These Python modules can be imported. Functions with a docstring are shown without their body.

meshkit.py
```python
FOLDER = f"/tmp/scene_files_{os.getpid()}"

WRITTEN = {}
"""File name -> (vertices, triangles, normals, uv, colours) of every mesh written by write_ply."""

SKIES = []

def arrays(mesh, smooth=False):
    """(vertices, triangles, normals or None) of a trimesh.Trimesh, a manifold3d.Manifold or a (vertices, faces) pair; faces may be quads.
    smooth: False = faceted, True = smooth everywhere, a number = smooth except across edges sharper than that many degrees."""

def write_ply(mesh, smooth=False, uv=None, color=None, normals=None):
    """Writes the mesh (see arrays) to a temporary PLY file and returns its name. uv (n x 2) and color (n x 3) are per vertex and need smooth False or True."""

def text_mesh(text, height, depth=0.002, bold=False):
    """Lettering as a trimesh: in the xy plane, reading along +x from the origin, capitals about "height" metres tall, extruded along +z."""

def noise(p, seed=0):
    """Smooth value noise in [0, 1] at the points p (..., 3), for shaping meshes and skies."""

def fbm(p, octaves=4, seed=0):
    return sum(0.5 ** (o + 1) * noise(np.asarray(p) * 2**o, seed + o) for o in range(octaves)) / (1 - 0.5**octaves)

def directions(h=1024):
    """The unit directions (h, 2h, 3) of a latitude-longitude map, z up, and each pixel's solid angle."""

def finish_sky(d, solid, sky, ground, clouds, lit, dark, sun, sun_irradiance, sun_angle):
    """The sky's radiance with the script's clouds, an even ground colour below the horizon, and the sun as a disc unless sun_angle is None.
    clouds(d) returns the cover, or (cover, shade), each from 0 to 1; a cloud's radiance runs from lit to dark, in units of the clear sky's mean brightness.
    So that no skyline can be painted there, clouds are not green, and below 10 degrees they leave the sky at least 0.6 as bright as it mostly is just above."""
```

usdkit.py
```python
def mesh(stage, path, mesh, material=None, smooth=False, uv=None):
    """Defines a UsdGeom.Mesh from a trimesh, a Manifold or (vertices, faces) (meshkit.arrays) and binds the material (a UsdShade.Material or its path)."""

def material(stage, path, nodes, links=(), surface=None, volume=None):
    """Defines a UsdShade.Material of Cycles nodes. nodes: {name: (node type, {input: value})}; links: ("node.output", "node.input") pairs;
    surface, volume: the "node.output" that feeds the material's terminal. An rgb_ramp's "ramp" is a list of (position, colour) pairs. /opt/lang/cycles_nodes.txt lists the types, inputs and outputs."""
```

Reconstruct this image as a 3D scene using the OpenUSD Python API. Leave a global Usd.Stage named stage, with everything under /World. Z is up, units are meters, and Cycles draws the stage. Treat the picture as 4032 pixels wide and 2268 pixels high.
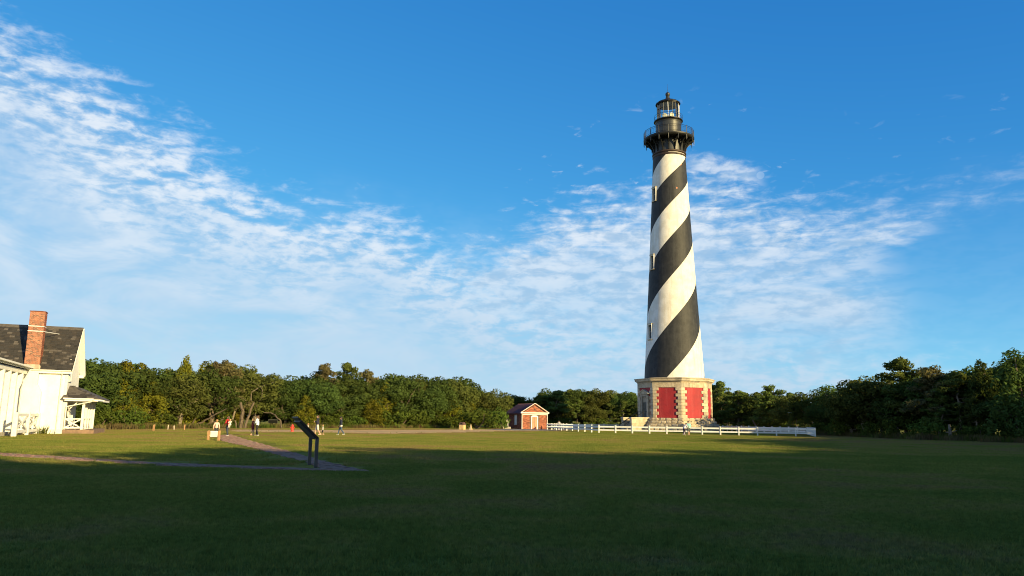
import math, random
import numpy as np, trimesh, usdkit, meshkit
import manifold3d as m3
from shapely.geometry import Polygon, Point, LineString, box as sbox
from shapely.prepared import prep
from pxr import Usd, UsdGeom, UsdLux, UsdShade, Gf, Sdf, Vt

stage = Usd.Stage.CreateInMemory()
UsdGeom.SetStageUpAxis(stage, 'Z'); UsdGeom.SetStageMetersPerUnit(stage, 1.0)
UsdGeom.Xform.Define(stage, '/World'); UsdGeom.Scope.Define(stage, '/World/Looks')
PI = math.pi
# ------------------------------------------------------------------ camera, sky, sun, exposure
PITCH, ROLL, EYE = math.radians(9.71), math.radians(0.7), 1.6
SUN_AZ, SUN_EL = math.radians(136.0), math.radians(13.0)
SKY_STRENGTH, SUN_STRENGTH, EXPOSURE = 0.12, 0.98, 1.35
fw = np.array([0, math.cos(PITCH), math.sin(PITCH)]); r0 = np.array([1., 0, 0]); u0 = np.cross(r0, fw)
rt = math.cos(ROLL) * r0 + math.sin(ROLL) * u0; up = math.cos(ROLL) * u0 - math.sin(ROLL) * r0
cam = UsdGeom.Camera.Define(stage, '/World/camera')
M = Gf.Matrix4d(*[float(v) for v in (*rt, 0, *up, 0, *(-fw), 0, 0, 0, EYE, 1)])
cam.AddTransformOp().Set(M)
cam.CreateHorizontalApertureAttr(36.0); cam.CreateVerticalApertureAttr(36.0 * 576 / 1024)
cam.CreateFocalLengthAttr(36.0 * 3028 / 4032)
cam.CreateClippingRangeAttr(Gf.Vec2f(0.1, 20000)); cam.CreateExposureAttr(EXPOSURE)

def dirpx(x, y):
    """direction seen at a pixel of the 2576 x 1449 photograph, as azimuth and elevation"""
    S = 4032 / 2576.; d = fw * 3028 + rt * (x * S - 2016) + up * (1134 - y * S); d /= np.linalg.norm(d)
    return math.atan2(d[0], d[1]), math.asin(d[2])

class G:
    """a small graph builder for Cycles materials"""
    def __init__(s): s.n, s.l, s.k = {}, [], 0
    def add(s, kind, out, ins=None, **vals):
        s.k += 1; name = 'n%d' % s.k; s.n[name] = (kind, vals)
        for i, src in (ins or {}).items():
            if isinstance(src, str): s.l.append((src, name + '.' + i))
            else: s.n[name][1][i] = src
        return name + '.' + out
    def m(s, op, a, b=0.5, c=0.0, clamp=False):
        return s.add('math', 'value', {'value1': a, 'value2': b, 'value3': c}, math_type=op, use_clamp=clamp)
    def ss(s, v, lo, hi, to0=0.0, to1=1.0):
        return s.add('map_range', 'result', {'value': v}, range_type='smoothstep', from_min=lo, from_max=hi, to_min=to0, to_max=to1, clamp=True)
    def noise(s, vec, scale, detail=3, rough=.5, dist=0.0, out='fac'):
        return s.add('noise_texture', out, {'vector': vec} if vec else {}, scale=scale, detail=detail, roughness=rough, distortion=dist)
    def mix(s, f, a, b, typ='mix'):
        return s.add('mix', 'color', {'fac': f, 'color1': a, 'color2': b}, mix_type=typ)
    def mapping(s, vec, scale=(1, 1, 1), rot=(0, 0, 0), loc=(0, 0, 0)):
        return s.add('mapping', 'vector', {'vector': vec}, scale=scale, rotation=rot, location=loc)
    def build(s, path, surface=None, volume=None):
        return usdkit.material(stage, path, s.n, s.l, surface=surface, volume=volume)

def sky_material():
    g = G()
    tc = g.add('texture_coordinate', 'generated')
    sep = g.add('separate_xyz', 'x', {'vector': tc}).split('.')[0]
    X, Y, Z = sep + '.x', sep + '.y', sep + '.z'
    az = g.m('arctan2', X, Y); el = g.m('arcsine', Z)
    fac = g.m('multiply_add', az, 1 / (2 * PI), 0.5)
    def curve(pts, tail):
        q = sorted((dirpx(*p) for p in pts))
        a = [-PI, -2.2] + [v[0] for v in q] + [2.2, PI]; e = [tail, tail] + [v[1] for v in q] + [tail, tail]
        st = [((x + PI) / (2 * PI), (max(y, 0) / .8,) * 3) for x, y in zip(a, e)]
        return g.m('multiply', g.add('rgb_ramp', 'color', {'fac': fac}, ramp=st), .8)
    # planar cloud-sheet coordinates: the clouds shrink towards the horizon
    iz = g.m('divide', 1.0, g.m('add', Z, .10))
    P = g.add('combine_xyz', 'vector', {'x': g.m('multiply', X, iz), 'y': g.m('multiply', Y, iz), 'z': 0.0})
    A = g.add('combine_xyz', 'vector', {'x': az, 'y': el, 'z': 0.0})
    nbig = g.noise(A, 5.0, 4, .55)
    nmid = g.noise(g.mapping(P, (1, 1, 1), (0, 0, .9)), 4.5, 4, .55, .3)
    puffL = g.noise(g.mapping(A, (1.0, 2.1, 1), (0, 0, .55)), 38, 4, .55, .4)
    finL = g.noise(g.mapping(A, (1.0, 1.6, 1), (0, 0, .5)), 95, 3, .6, .2)
    # left bank: a sheet with a ribbed, puffy upper edge that melts into a smooth veil lower down
    UL = curve([(-300, 60), (0, 110), (100, 170), (200, 232), (300, 305), (400, 380), (500, 436), (600, 492), (700, 532), (800, 552), (900, 545), (960, 565), (1010, 605), (1050, 640), (1110, 668), (1160, 700), (1300, 790), (1500, 840), (1800, 870), (2600, 1000)], .55)
    warp = g.m('multiply', g.m('subtract', nbig, .5), .10)
    h = g.m('add', g.m('subtract', UL, el), warp)
    ribL = g.noise(g.mapping(A, (1.0, 4.2, 1), (0, 0, .62)), 15, 5, .58, .5)
    cell = g.m('multiply_add', ribL, .5, g.m('multiply_add', puffL, .38, g.m('multiply', finL, .12)))
    e1 = g.m('multiply_add', g.m('subtract', cell, .5), .22, g.m('add', h, .035))
    cov = g.ss(e1, -.01, .085)
    tex = g.ss(cell, .36, .60)
    deep = g.ss(g.m('multiply_add', g.m('subtract', ribL, .5), .16, h), .01, .17)
    soft = g.noise(g.mapping(A, (1.0, 2.6, 1), (0, 0, .35)), 6.5, 5, .6, .6)
    dl = g.m('multiply', cov, g.add('mix_float', 'result', {'fac': deep, 'a': g.m('multiply_add', tex, .55, .42), 'b': g.m('multiply_add', tex, .06, g.ss(soft, .26, .68, .44, .84))}))
    # right bank
    UR = curve([(900, 900), (1060, 720), (1120, 660), (1210, 622), (1280, 575), (1340, 540), (1440, 505), (1520, 478), (1640, 462), (1720, 440), (1800, 445), (1900, 470), (2000, 500), (2100, 508), (2200, 488), (2300, 475), (2400, 455), (2480, 432), (2576, 410), (2700, 390)], .55)
    LR = curve([(900, 890), (1200, 900), (1700, 880), (1780, 830), (1880, 770), (1990, 715), (2080, 668), (2200, 605), (2300, 560), (2400, 510), (2480, 478), (2576, 452), (2700, 440)], .22)
    rib = g.noise(g.mapping(A, (1.0, 5.0, 1), (0, 0, -.22)), 13, 5, .6, .5)
    fan = g.noise(g.mapping(A, (1.0, 4.0, 1), (0, 0, .22)), 17, 5, .6, .5)
    puffR = g.noise(g.mapping(A, (1.0, 1.6, 1), (0, 0, -.45)), 40, 4, .6, .4)
    dirn = g.ss(az, .12, .24)
    both = g.m('multiply_add', g.add('mix_float', 'result', {'fac': dirn, 'a': rib, 'b': fan}), .62, g.m('multiply', puffR, .38))
    off = g.m('multiply', g.m('subtract', both, .5), g.ss(az, .30, .48, .28, .12))
    cr = g.m('multiply', g.ss(g.m('add', g.m('subtract', UR, el), off), -.015, .07), g.ss(g.m('add', g.m('subtract', el, LR), off), -.03, .07))
    low = g.ss(el, .13, .30)
    dr = g.m('multiply', cr, g.add('mix_float', 'result', {'fac': low, 'a': g.ss(soft, .3, .66, .55, .85), 'b': g.ss(both, .34, .60, .34, .94)}))
    # thin wedge and low wisps on the right
    def streak(pts, half, amount, sc=30, stretch=4.0, rot=.2):
        c = curve(pts, .2)
        n = g.noise(g.mapping(A, (1.0, stretch, 1), (0, 0, rot)), sc, 4, .6, .3)
        d = g.m('absolute', g.m('subtract', el, c))
        d = g.m('multiply_add', g.m('subtract', n, .5), -half * 1.6, d)
        a0, a1 = dirpx(*pts[0])[0], dirpx(*pts[-1])[0]; w = (a1 - a0) * .3
        win = g.m('multiply', g.ss(az, a0, a0 + w), g.ss(az, a1 - w, a1, 1.0, 0.0))
        return g.m('multiply', g.m('multiply', g.ss(d, half * .1, half, amount, 0.0), win), g.ss(n, .3, .6, .45, 1.0))
    s1 = streak([(1850, 740), (1960, 690), (2050, 640), (2200, 596), (2300, 572), (2410, 545)], .022, .75, 24, 3.5, .3)
    s2 = streak([(1640, 850), (1760, 840), (1900, 815), (2050, 800), (2200, 790), (2340, 800)], .090, .85, 8, 4.0, .10)
    s3 = streak([(1800, 700), (1890, 690), (2050, 668), (2230, 650), (2300, 640)], .035, .6, 26, 4.0, -.15)
    s4 = streak([(1700, 405), (1740, 412), (1800, 425), (1900, 445), (1940, 450)], .020, .7, 40, 2.0, .1)
    # scattered small puffs above the right bank
    sc = g.noise(g.mapping(A, (1.0, 2.2, 1), (0, 0, .1)), 30, 4, .55, .4)
    wide = g.m('multiply', g.ss(g.m('absolute', g.m('subtract', g.m('subtract', el, UR), .03)), .02, .09, 1.0, 0.0), g.ss(az, .30, .42, 1.0, .3))
    sp = g.m('multiply', g.ss(sc, .62, .74, 0.0, .5), g.m('multiply', wide, g.ss(az, -.05, .06)))
    # low veil
    veil = g.m('multiply', g.ss(g.m('multiply_add', g.m('subtract', nbig, .5), .2, el), .02, .30, .58, 0.0), g.ss(az, .22, .56, 1.0, .30))
    d = g.m('maximum', dl, dr)
    for q in (s1, s2, s3, s4, sp): d = g.m('maximum', d, q)
    inv = g.m('multiply', g.m('subtract', 1.0, d), g.m('subtract', 1.0, veil))
    dens = g.m('multiply', g.m('subtract', 1.0, inv), 1.0, clamp=True)
    sky = g.add('sky_texture', 'color', {}, sky_type='single_scattering', sun_disc=False, sun_elevation=SUN_EL, sun_rotation=SUN_AZ, altitude=0.0, air_density=0.5, aerosol_density=0.3, ozone_density=4.5)
    sky = g.mix(1.0, sky, (.70, 1.10, 1.0), 'multiply')
    sc_ = g.add('separate_color', 'r', {'color': sky}, color_type='rgb').split('.')[0]   # the phone's deep blue rendition of the sky
    sky = g.add('combine_color', 'color', {'r': g.m('multiply', g.m('power', sc_ + '.r', 1.33), .85), 'g': g.m('multiply', g.m('power', sc_ + '.g', .775), .888), 'b': g.m('multiply', g.m('power', sc_ + '.b', .40), 1.55)}, color_type='rgb')
    bright = g.m('multiply', g.add('mix_float', 'result', {'fac': g.m('multiply', deep, g.ss(az, -.02, .10, 1.0, 0.0)), 'a': g.ss(g.m('multiply_add', tex, .5, g.m('multiply', both, .4)), .2, .75), 'b': g.ss(soft, .30, .72, .08, .85)}), g.ss(el, .03, .30, .25, 1.0))
    col = g.mix(bright, (1.45 * CLOUD, 2.0 * CLOUD, 2.62 * CLOUD), (2.95 * CLOUD, 3.1 * CLOUD, 3.25 * CLOUD))
    c = g.mix(g.m('multiply', dens, .93), sky, col)
    # the pale daytime moon beside a puff
    ma, me = dirpx(1913, 441); md = (math.cos(me) * math.sin(ma), math.cos(me) * math.cos(ma), math.sin(me))
    dot = g.add('vector_math', 'value', {'vector1': tc}, math_type='dot_product', vector2=md)
    disc = g.ss(dot, math.cos(.0050), math.cos(.0042), 0.0, .20)
    c = g.mix(disc, c, (2.4 * CLOUD, 2.9 * CLOUD, 3.3 * CLOUD))
    bg = g.add('background_shader', 'background', {'color': c}, strength=SKY_STRENGTH)
    return g.build('/World/Looks/sky_look', surface=bg)
CLOUD = 1.0
dome = UsdLux.DomeLight.Define(stage, '/World/sky')
UsdShade.MaterialBindingAPI.Apply(dome.GetPrim()).Bind(sky_material())
dome.GetPrim().SetCustomDataByKey('kind', 'structure')
sun = UsdLux.DistantLight.Define(stage, '/World/sun')
sun.CreateNormalizeAttr(True); sun.CreateIntensityAttr(SUN_STRENGTH); sun.CreateAngleAttr(0.5); sun.CreateColorAttr(Gf.Vec3f(1.0, .78, .37))
sd = np.array([math.cos(SUN_EL) * math.sin(SUN_AZ), math.cos(SUN_EL) * math.cos(SUN_AZ), math.sin(SUN_EL)])
sx = np.cross([0, 0, 1.], sd); sx /= np.linalg.norm(sx); sy = np.cross(sd, sx)
sun.AddTransformOp().Set(Gf.Matrix4d(*[float(v) for v in (*sx, 0, *sy, 0, *sd, 0, 0, 0, 60, 1)]))
# ------------------------------------------------------------------ helpers
used = {}
def numbered(path):
    k = used.get(path, -1) + 1; used[path] = k
    return path if k == 0 else '%s_%03d' % (path, k)
def tag(prim, label=None, cat=None, group=None, kind=None):
    for k, v in (('label', label), ('category', cat), ('group', group), ('kind', kind)):
        if v: prim.SetCustomDataByKey(k, v)
    return prim
def thing(name, label, cat, loc=(0, 0, 0), rot=0.0, group=None, scale=None, kind=None):
    x = UsdGeom.Xform.Define(stage, numbered('/World/' + name))
    x.AddTranslateOp().Set(Gf.Vec3d(*[float(v) for v in loc])); x.AddRotateZOp().Set(math.degrees(rot))
    if scale is not None: x.AddScaleOp().Set(Gf.Vec3f(*[float(v) for v in scale]))
    return tag(x.GetPrim(), label, cat, group, kind)
def part(parent, name, mesh, mat, smooth=False, label=None, kind=None):
    base = str(parent.GetPath()) if parent is not None else '/World'
    return tag(usdkit.mesh(stage, numbered(base + '/' + name), mesh, mat, smooth).GetPrim(), label, None, None, kind)
def solo(name, mesh, mat, label=None, cat=None, group=None, kind=None, smooth=False):
    return tag(usdkit.mesh(stage, numbered('/World/' + name), mesh, mat, smooth).GetPrim(), label, cat, group, kind)
def box(x0, x1, y0, y1, z0, z1):
    b = trimesh.creation.box((x1 - x0, y1 - y0, z1 - z0)); b.apply_translation(((x0 + x1) / 2, (y0 + y1) / 2, (z0 + z1) / 2)); return b
def bbox(sx, sy, sz, bev=.02, at=(0, 0, 0)):
    """box with chamfered edges, centred on at"""
    bev = min(bev, sx * .45, sy * .45, sz * .45); P = []
    for a in (-1, 1):
        for b in (-1, 1):
            for c in (-1, 1):
                for k in range(3):
                    h = [sx / 2 - bev, sy / 2 - bev, sz / 2 - bev]; h[k] += bev
                    P.append((a * h[0] + at[0], b * h[1] + at[1], c * h[2] + at[2]))
    return trimesh.convex.convex_hull(np.array(P))
def turn(m, ang, axis=(0, 0, 1), at=(0, 0, 0)):
    m = m.copy(); m.apply_transform(trimesh.transformations.rotation_matrix(ang, axis, at)); return m
def move(m, x, y, z):
    m = m.copy(); m.apply_translation((x, y, z)); return m
def cat(ms): return trimesh.util.concatenate(list(ms))
def bar(p, q, w, h=None, upv=(0, 0, 1)):
    """a rectangular bar from p to q, w across and h along upv"""
    p, q = np.array(p, float), np.array(q, float); d = q - p; L = np.linalg.norm(d); d /= L
    s = np.cross(d, upv); s /= np.linalg.norm(s); n = np.cross(s, d)
    b = trimesh.creation.box((L, w, h or w)); T = np.eye(4); T[:3, 0], T[:3, 1], T[:3, 2], T[:3, 3] = d, s, n, (p + q) / 2
    b.apply_transform(T); return b
def rod(p, q, r, r2=None, n=8):
    p, q = np.array(p, float), np.array(q, float); d = q - p; L = np.linalg.norm(d); d /= L
    a = np.array([0, 0, 1.]) if abs(d[2]) < .9 else np.array([1., 0, 0]); s = np.cross(d, a); s /= np.linalg.norm(s); t = np.cross(d, s)
    th = np.arange(n) * 2 * PI / n; c = np.outer(np.cos(th), s) + np.outer(np.sin(th), t)
    r2 = r if r2 is None else r2
    v = np.vstack([p + c * r, q + c * r2, p, q]); f = []
    for i in range(n):
        j = (i + 1) % n; f += [(i, n + i, j), (j, n + i, n + j), (2 * n, i, j), (2 * n + 1, n + j, n + i)]
    m = trimesh.Trimesh(v, f, process=False); m.fix_normals() if False else None
    return m
def path_rod(pts, r, n=6): return cat(rod(a, b, r, n=n) for a, b in zip(pts[:-1], pts[1:]))
def lathe(prof, n=64, a0=0.0):
    """closed profile list of (r, z) from bottom axis to top axis, turned about z"""
    th = a0 + np.arange(n) * 2 * PI / n; v = []; f = []
    for r, z in prof: v.append(np.stack([r * np.cos(th), r * np.sin(th), np.full(n, z)], 1))
    v = np.vstack(v); k = len(prof)
    for i in range(k - 1):
        for j in range(n):
            a, b = i * n + j, i * n + (j + 1) % n; f += [(a, b, b + n), (a, b + n, a + n)]
    return trimesh.Trimesh(v, f, process=True)
def ring(r, z, t, n=64, seg=6):
    return trimesh.creation.torus(r, t, major_sections=n, minor_sections=seg).apply_translation((0, 0, z))
def prism(poly, z0, z1): return trimesh.creation.extrude_polygon(Polygon(poly) if not isinstance(poly, Polygon) else poly, z1 - z0, engine='earcut').apply_translation((0, 0, z0))

# ------------------------------------------------------------------ materials
def look(name, c1, c2=None, scale=2.0, rough=.7, bump=0.0, bscale=None, metal=0.0, spec=.3, lo=.35, hi=.65, detail=4, vec='object', stretch=(1, 1, 1), extra=None):
    g = G(); tc = g.add('texture_coordinate', 'object') if vec == 'object' else g.add('geometry', 'position')
    if stretch != (1, 1, 1): tc = g.mapping(tc, stretch)
    col = c1
    if c2 is not None:
        col = g.mix(g.ss(g.noise(tc, scale, detail, .6), lo, hi), c1, c2)
        rv = g.add('object_info', 'random'); col = g.add('hsv', 'color', {'color': col, 'value': g.m('multiply_add', rv, .16, .92)})
    if extra: col = extra(g, tc, col)
    ins = {'base_color': col}
    if bump: ins['normal'] = g.add('bump', 'normal', {'height': g.noise(tc, bscale or scale * 4, 4, .6)}, strength=min(1.0, bump), distance=.05 if bump <= 1 else .05 * bump)
    p = g.add('principled_bsdf', 'BSDF', ins, roughness=rough, metallic=metal, specular_ior_level=spec)
    return g.build('/World/Looks/' + name, surface=p)

def peel(g, tc, col):   # patches of bare brick where the black paint has come away, near the top
    for (cx, cy, cz, r) in PEEL:
        d = g.add('vector_math', 'value', {'vector1': g.add('vector_math', 'vector', {'vector1': tc}, math_type='add', vector2=(0, 0, 0)), 'vector2': (cx, cy, cz)}, math_type='distance')
        d = g.m('multiply_add', g.m('subtract', g.noise(tc, 2.6, 3, .6), .5), 1.5 * r, d)
        col = g.mix(g.ss(d, r * .80, r * .95, 1.0, 0.0), col, (.42, .16, .09))
    return col
def streaks(amount, dark, sc=.9):
    def f(g, tc, col):
        n = g.noise(g.mapping(tc, (sc, sc, sc * .07)), 2.2, 4, .6); n2 = g.noise(tc, 7, 3, .6)
        return g.mix(g.m('multiply', g.ss(g.m('multiply_add', n2, .3, n), .60, .95), amount), col, dark)
    return f
def local(phi, r): return (r * math.sin(phi), -r * math.cos(phi))   # phi: seen from the camera, 0 faces it, + is to the right
_p = local(math.radians(34), 2.95)
PEEL = [(_p[0], _p[1], 46.6, .52), (_p[0] + .28, _p[1] + .1, 46.75, .42), (*local(math.radians(22), 3.1), 42.0, .20)]
def black_extra(g, tc, col): return peel(g, tc, streaks(.45, (.05, .052, .053))(g, tc, col))
L = {
 'white_stripe': look('white_stripe', (.68, .665, .62), (.58, .56, .50), .7, .75, .5, 5, extra=streaks(.5, (.46, .38, .26))),
 'black_stripe': look('black_stripe', (.011, .012, .014), (.020, .021, .023), 1.2, .62, .5, 5, extra=black_extra),
 'iron': look('black_iron', (.006, .0065, .007), (.010, .011, .011), 1.5, .5, .25, 6, spec=.3, extra=streaks(.2, (.02, .019, .016))),
 'iron_light': look('weathered_iron', (.026, .028, .027), (.017, .018, .018), 1.2, .45, .2, 6, spec=.5),
 'rust': look('rusty_iron', (.05, .03, .022), (.03, .022, .019), 2, .6, .2, 6),
 'granite': look('granite', (.46, .38, .27), (.33, .27, .19), 2.2, .85, 1.0, 6, extra=streaks(.45, (.16, .13, .09))),
 'granite_b': look('granite_pale', (.52, .44, .32), (.40, .33, .24), 2.2, .85, .8, 6, extra=streaks(.35, (.2, .16, .11))),
 'granite_c': look('granite_grey', (.37, .32, .25), (.28, .245, .19), 2.2, .85, 1.0, 6, extra=streaks(.45, (.15, .125, .09))),
 'mortar': look('mortar', (.13, .11, .085), (.09, .08, .065), 3, .9, spec=0),
 'red_paint': look('red_paint', (.29, .020, .027), (.22, .017, .024), .55, .7, .5, 5, extra=streaks(.5, (.38, .075, .078))),
 'door': look('grey_door', (.10, .10, .085), (.07, .07, .06), 2, .6),
 'dark': look('dark_inside', (.012, .012, .013), None, rough=.9),
 'white': look('white_paint', (.70, .69, .65), (.64, .63, .58), 1.5, .6, .15, 5, extra=streaks(.18, (.5, .46, .38))),
 'white_trim': look('white_trim', (.68, .67, .63), (.61, .60, .56), 3, .55, .1, 8),
 'brick': look('red_brick', (.27, .085, .048), (.20, .065, .04), 3, .85, .6, 12),
 'brick_b': look('orange_brick', (.34, .125, .070), (.26, .09, .055), 3, .85, .6, 12),
 'brick_c': look('dark_brick', (.15, .055, .038), (.11, .045, .033), 3, .85, .6, 12),
 'shingle': look('shingle', (.040, .036, .033), (.030, .028, .026), 5, .85, .6, 16),
 'shingle_b': look('shingle_brown', (.046, .039, .033), (.036, .031, .027), 5, .85, .6, 16),
 'shingle_c': look('shingle_dark', (.030, .028, .027), (.024, .022, .021), 5, .85, .6, 16),
 'shingle_d': look('shingle_pale', (.10, .088, .077), (.072, .063, .056), 5, .85, .5, 16),
 'mortar_pale': look('mortar_pale', (.42, .35, .27), (.34, .28, .22), 4, .9),
 'roof_red': look('red_metal_roof', (.115, .035, .042), (.085, .028, .034), 2, .55, .1, 5),
 'oil_door': look('pink_door', (.52, .22, .14), (.46, .19, .12), 2, .6),
 'paver': look('paver', (.36, .225, .17), (.28, .175, .135), 6, .9, 1.0, 25, spec=0),
 'paver_b': look('paver_grey', (.34, .25, .20), (.27, .20, .16), 6, .9, 1.0, 25, spec=0),
 'paver_c': look('paver_dark', (.26, .155, .12), (.20, .125, .10), 6, .9, 1.0, 25, spec=0),
 'wood': look('post_wood', (.42, .25, .12), (.30, .17, .08), 3, .8, .5, 10, stretch=(3, 3, .5)),
 'wood_grey': look('grey_post_wood', (.42, .36, .28), (.30, .25, .19), 3, .8, .5, 10, stretch=(3, 3, .5)),
 'sign_frame': look('dark_sign_metal', (.010, .0105, .011), (.015, .0155, .016), 3, .5, .1, 10, spec=.3),
 'sign_leg': look('grey_sign_metal', (.055, .058, .055), (.075, .078, .074), 3, .5, .1, 10, spec=.3),
 'sign_face': look('sign_face', (.20, .22, .20), (.12, .14, .12), 2, .35),
 'red_hydrant': look('hydrant_red', (.55, .05, .03), (.45, .04, .03), 5, .45),
 'bin_wood': look('bin_panel', (.50, .37, .19), (.42, .30, .15), 4, .8, .3, 12),
 'bin_top': look('bin_lid', (.10, .055, .045), (.08, .045, .04), 4, .6),
 'concrete': look('concrete', (.38, .35, .30), (.30, .27, .23), 3, .9, .4, 12),
 'metal_white': look('white_metal', (.7, .7, .68), (.62, .62, .6), 3, .5),
 'lens_white': look('beacon_white', (.75, .72, .58), (.65, .62, .5), 3, .35),
 'bark': look('bark', (.15, .115, .08), (.08, .062, .045), 3, .9, 1.0, 10, stretch=(3, 3, .6)),
 'bark_pale': look('pale_bark', (.24, .20, .15), (.14, .115, .085), 3, .9, 1.0, 10, stretch=(3, 3, .6)),
 'sand': look('sand_track', (.66, .45, .23), (.50, .34, .17), .6, .95, 3, 9, spec=0, vec='world', lo=.3, hi=.7, detail=6),
 'asphalt_pad': look('gravel_pad', (.27, .24, .21), (.20, .18, .16), 1.2, .95, .6, 14, spec=0, vec='world', detail=6),
}
def glass_look(name, tint=(1, 1, 1)):
    g = G(); fr = g.add('fresnel', 'fac', {}, IOR=1.5); t = g.add('transparent_bsdf', 'BSDF', {}, color=tint); r = g.add('glossy_bsdf', 'BSDF', {}, color=(1, 1, 1), roughness=.02)
    return g.build('/World/Looks/' + name, surface=g.add('mix_closure', 'closure', {'fac': fr, 'closure1': t, 'closure2': r}))
L['glass'] = glass_look('lantern_glass', (.93, .96, .95)); L['pane'] = look('window_pane', (.03, .035, .04), None, rough=.08, spec=.8)
def leaf_look(name, dark, mid, light, trans=.28):
    g = G(); pos = g.add('geometry', 'position')
    n = g.noise(pos, .55, 3, .6); n2 = g.noise(pos, 2.3, 2, .5); rpi = g.add('geometry', 'random_per_island')
    v = g.m('multiply_add', n2, .40, g.m('multiply_add', rpi, .28, g.m('multiply', n, .62)))
    col = g.mix(g.ss(v, .30, .62), dark, mid); col = g.mix(g.ss(v, .66, .98), col, light)
    rv = g.add('object_info', 'random'); col = g.add('hsv', 'color', {'color': col, 'value': g.m('multiply_add', rv, .55, .70), 'hue': g.m('multiply_add', rv, .035, .482)})
    d = g.add('diffuse_bsdf', 'BSDF', {'color': col}); t = g.add('translucent_bsdf', 'BSDF', {'color': g.mix(.5, col, (.10, .13, .01))})
    s = g.add('mix_closure', 'closure', {'closure1': d, 'closure2': t}, fac=trans)
    return g.build('/World/Looks/' + name, surface=s)
LEAF = {
 'oak': leaf_look('oak_leaves', (.034, .054, .014), (.066, .096, .026), (.115, .145, .044)),
 'olive': leaf_look('olive_leaves', (.052, .062, .017), (.095, .106, .028), (.155, .160, .048)),
 'cedar': leaf_look('cedar_leaves', (.075, .076, .011), (.145, .140, .018), (.22, .20, .028)),
 'pine': leaf_look('pine_needles', (.062, .090, .022), (.120, .158, .040), (.195, .225, .066)),
 'pine_brown': leaf_look('brown_pine_needles', (.075, .066, .030), (.135, .118, .054), (.21, .18, .085)),
 'shrub': leaf_look('shrub_leaves', (.045, .068, .014), (.083, .118, .022), (.14, .175, .038)),
 'dry': leaf_look('dry_brush', (.07, .055, .025), (.14, .11, .05), (.24, .19, .095), .1),
}
def grass_look(name, dryness):
    g = G(); pos = g.add('geometry', 'position'); flat = g.mapping(pos, (1, 1, 0))
    big = g.noise(flat, .045, 5, .6, .4); mid = g.noise(flat, .30, 4, .6, .5); fine = g.noise(flat, 2.4, 3, .6)
    col = g.mix(g.ss(g.m('multiply_add', mid, .5, g.m('multiply', big, .5)), .40, .60), (.245, .300, .062), (.415, .405, .094))
    brown = g.m('multiply_add', mid, .45, g.m('multiply_add', fine, .18, g.m('multiply', big, .55)))
    col = g.mix(g.ss(brown, .565 - dryness, .73 - dryness), col, (.38, .275, .125))
    rpi = g.add('geometry', 'random_per_island'); col = g.add('hsv', 'color', {'color': col, 'value': g.m('multiply', g.m('multiply_add', rpi, 1.0, .62), g.ss(g.noise(flat, 7, 3, .65), .3, .7, .72, 1.28))})
    d = g.add('diffuse_bsdf', 'BSDF', {'color': col}); t = g.add('translucent_bsdf', 'BSDF', {'color': col})
    return g.build('/World/Looks/' + name, surface=g.add('mix_closure', 'closure', {'closure1': d, 'closure2': t}, fac=.35))
L['grass'] = grass_look('lawn_blades', 0.0); L['dry_grass'] = grass_look('dry_blades', .30)
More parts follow.
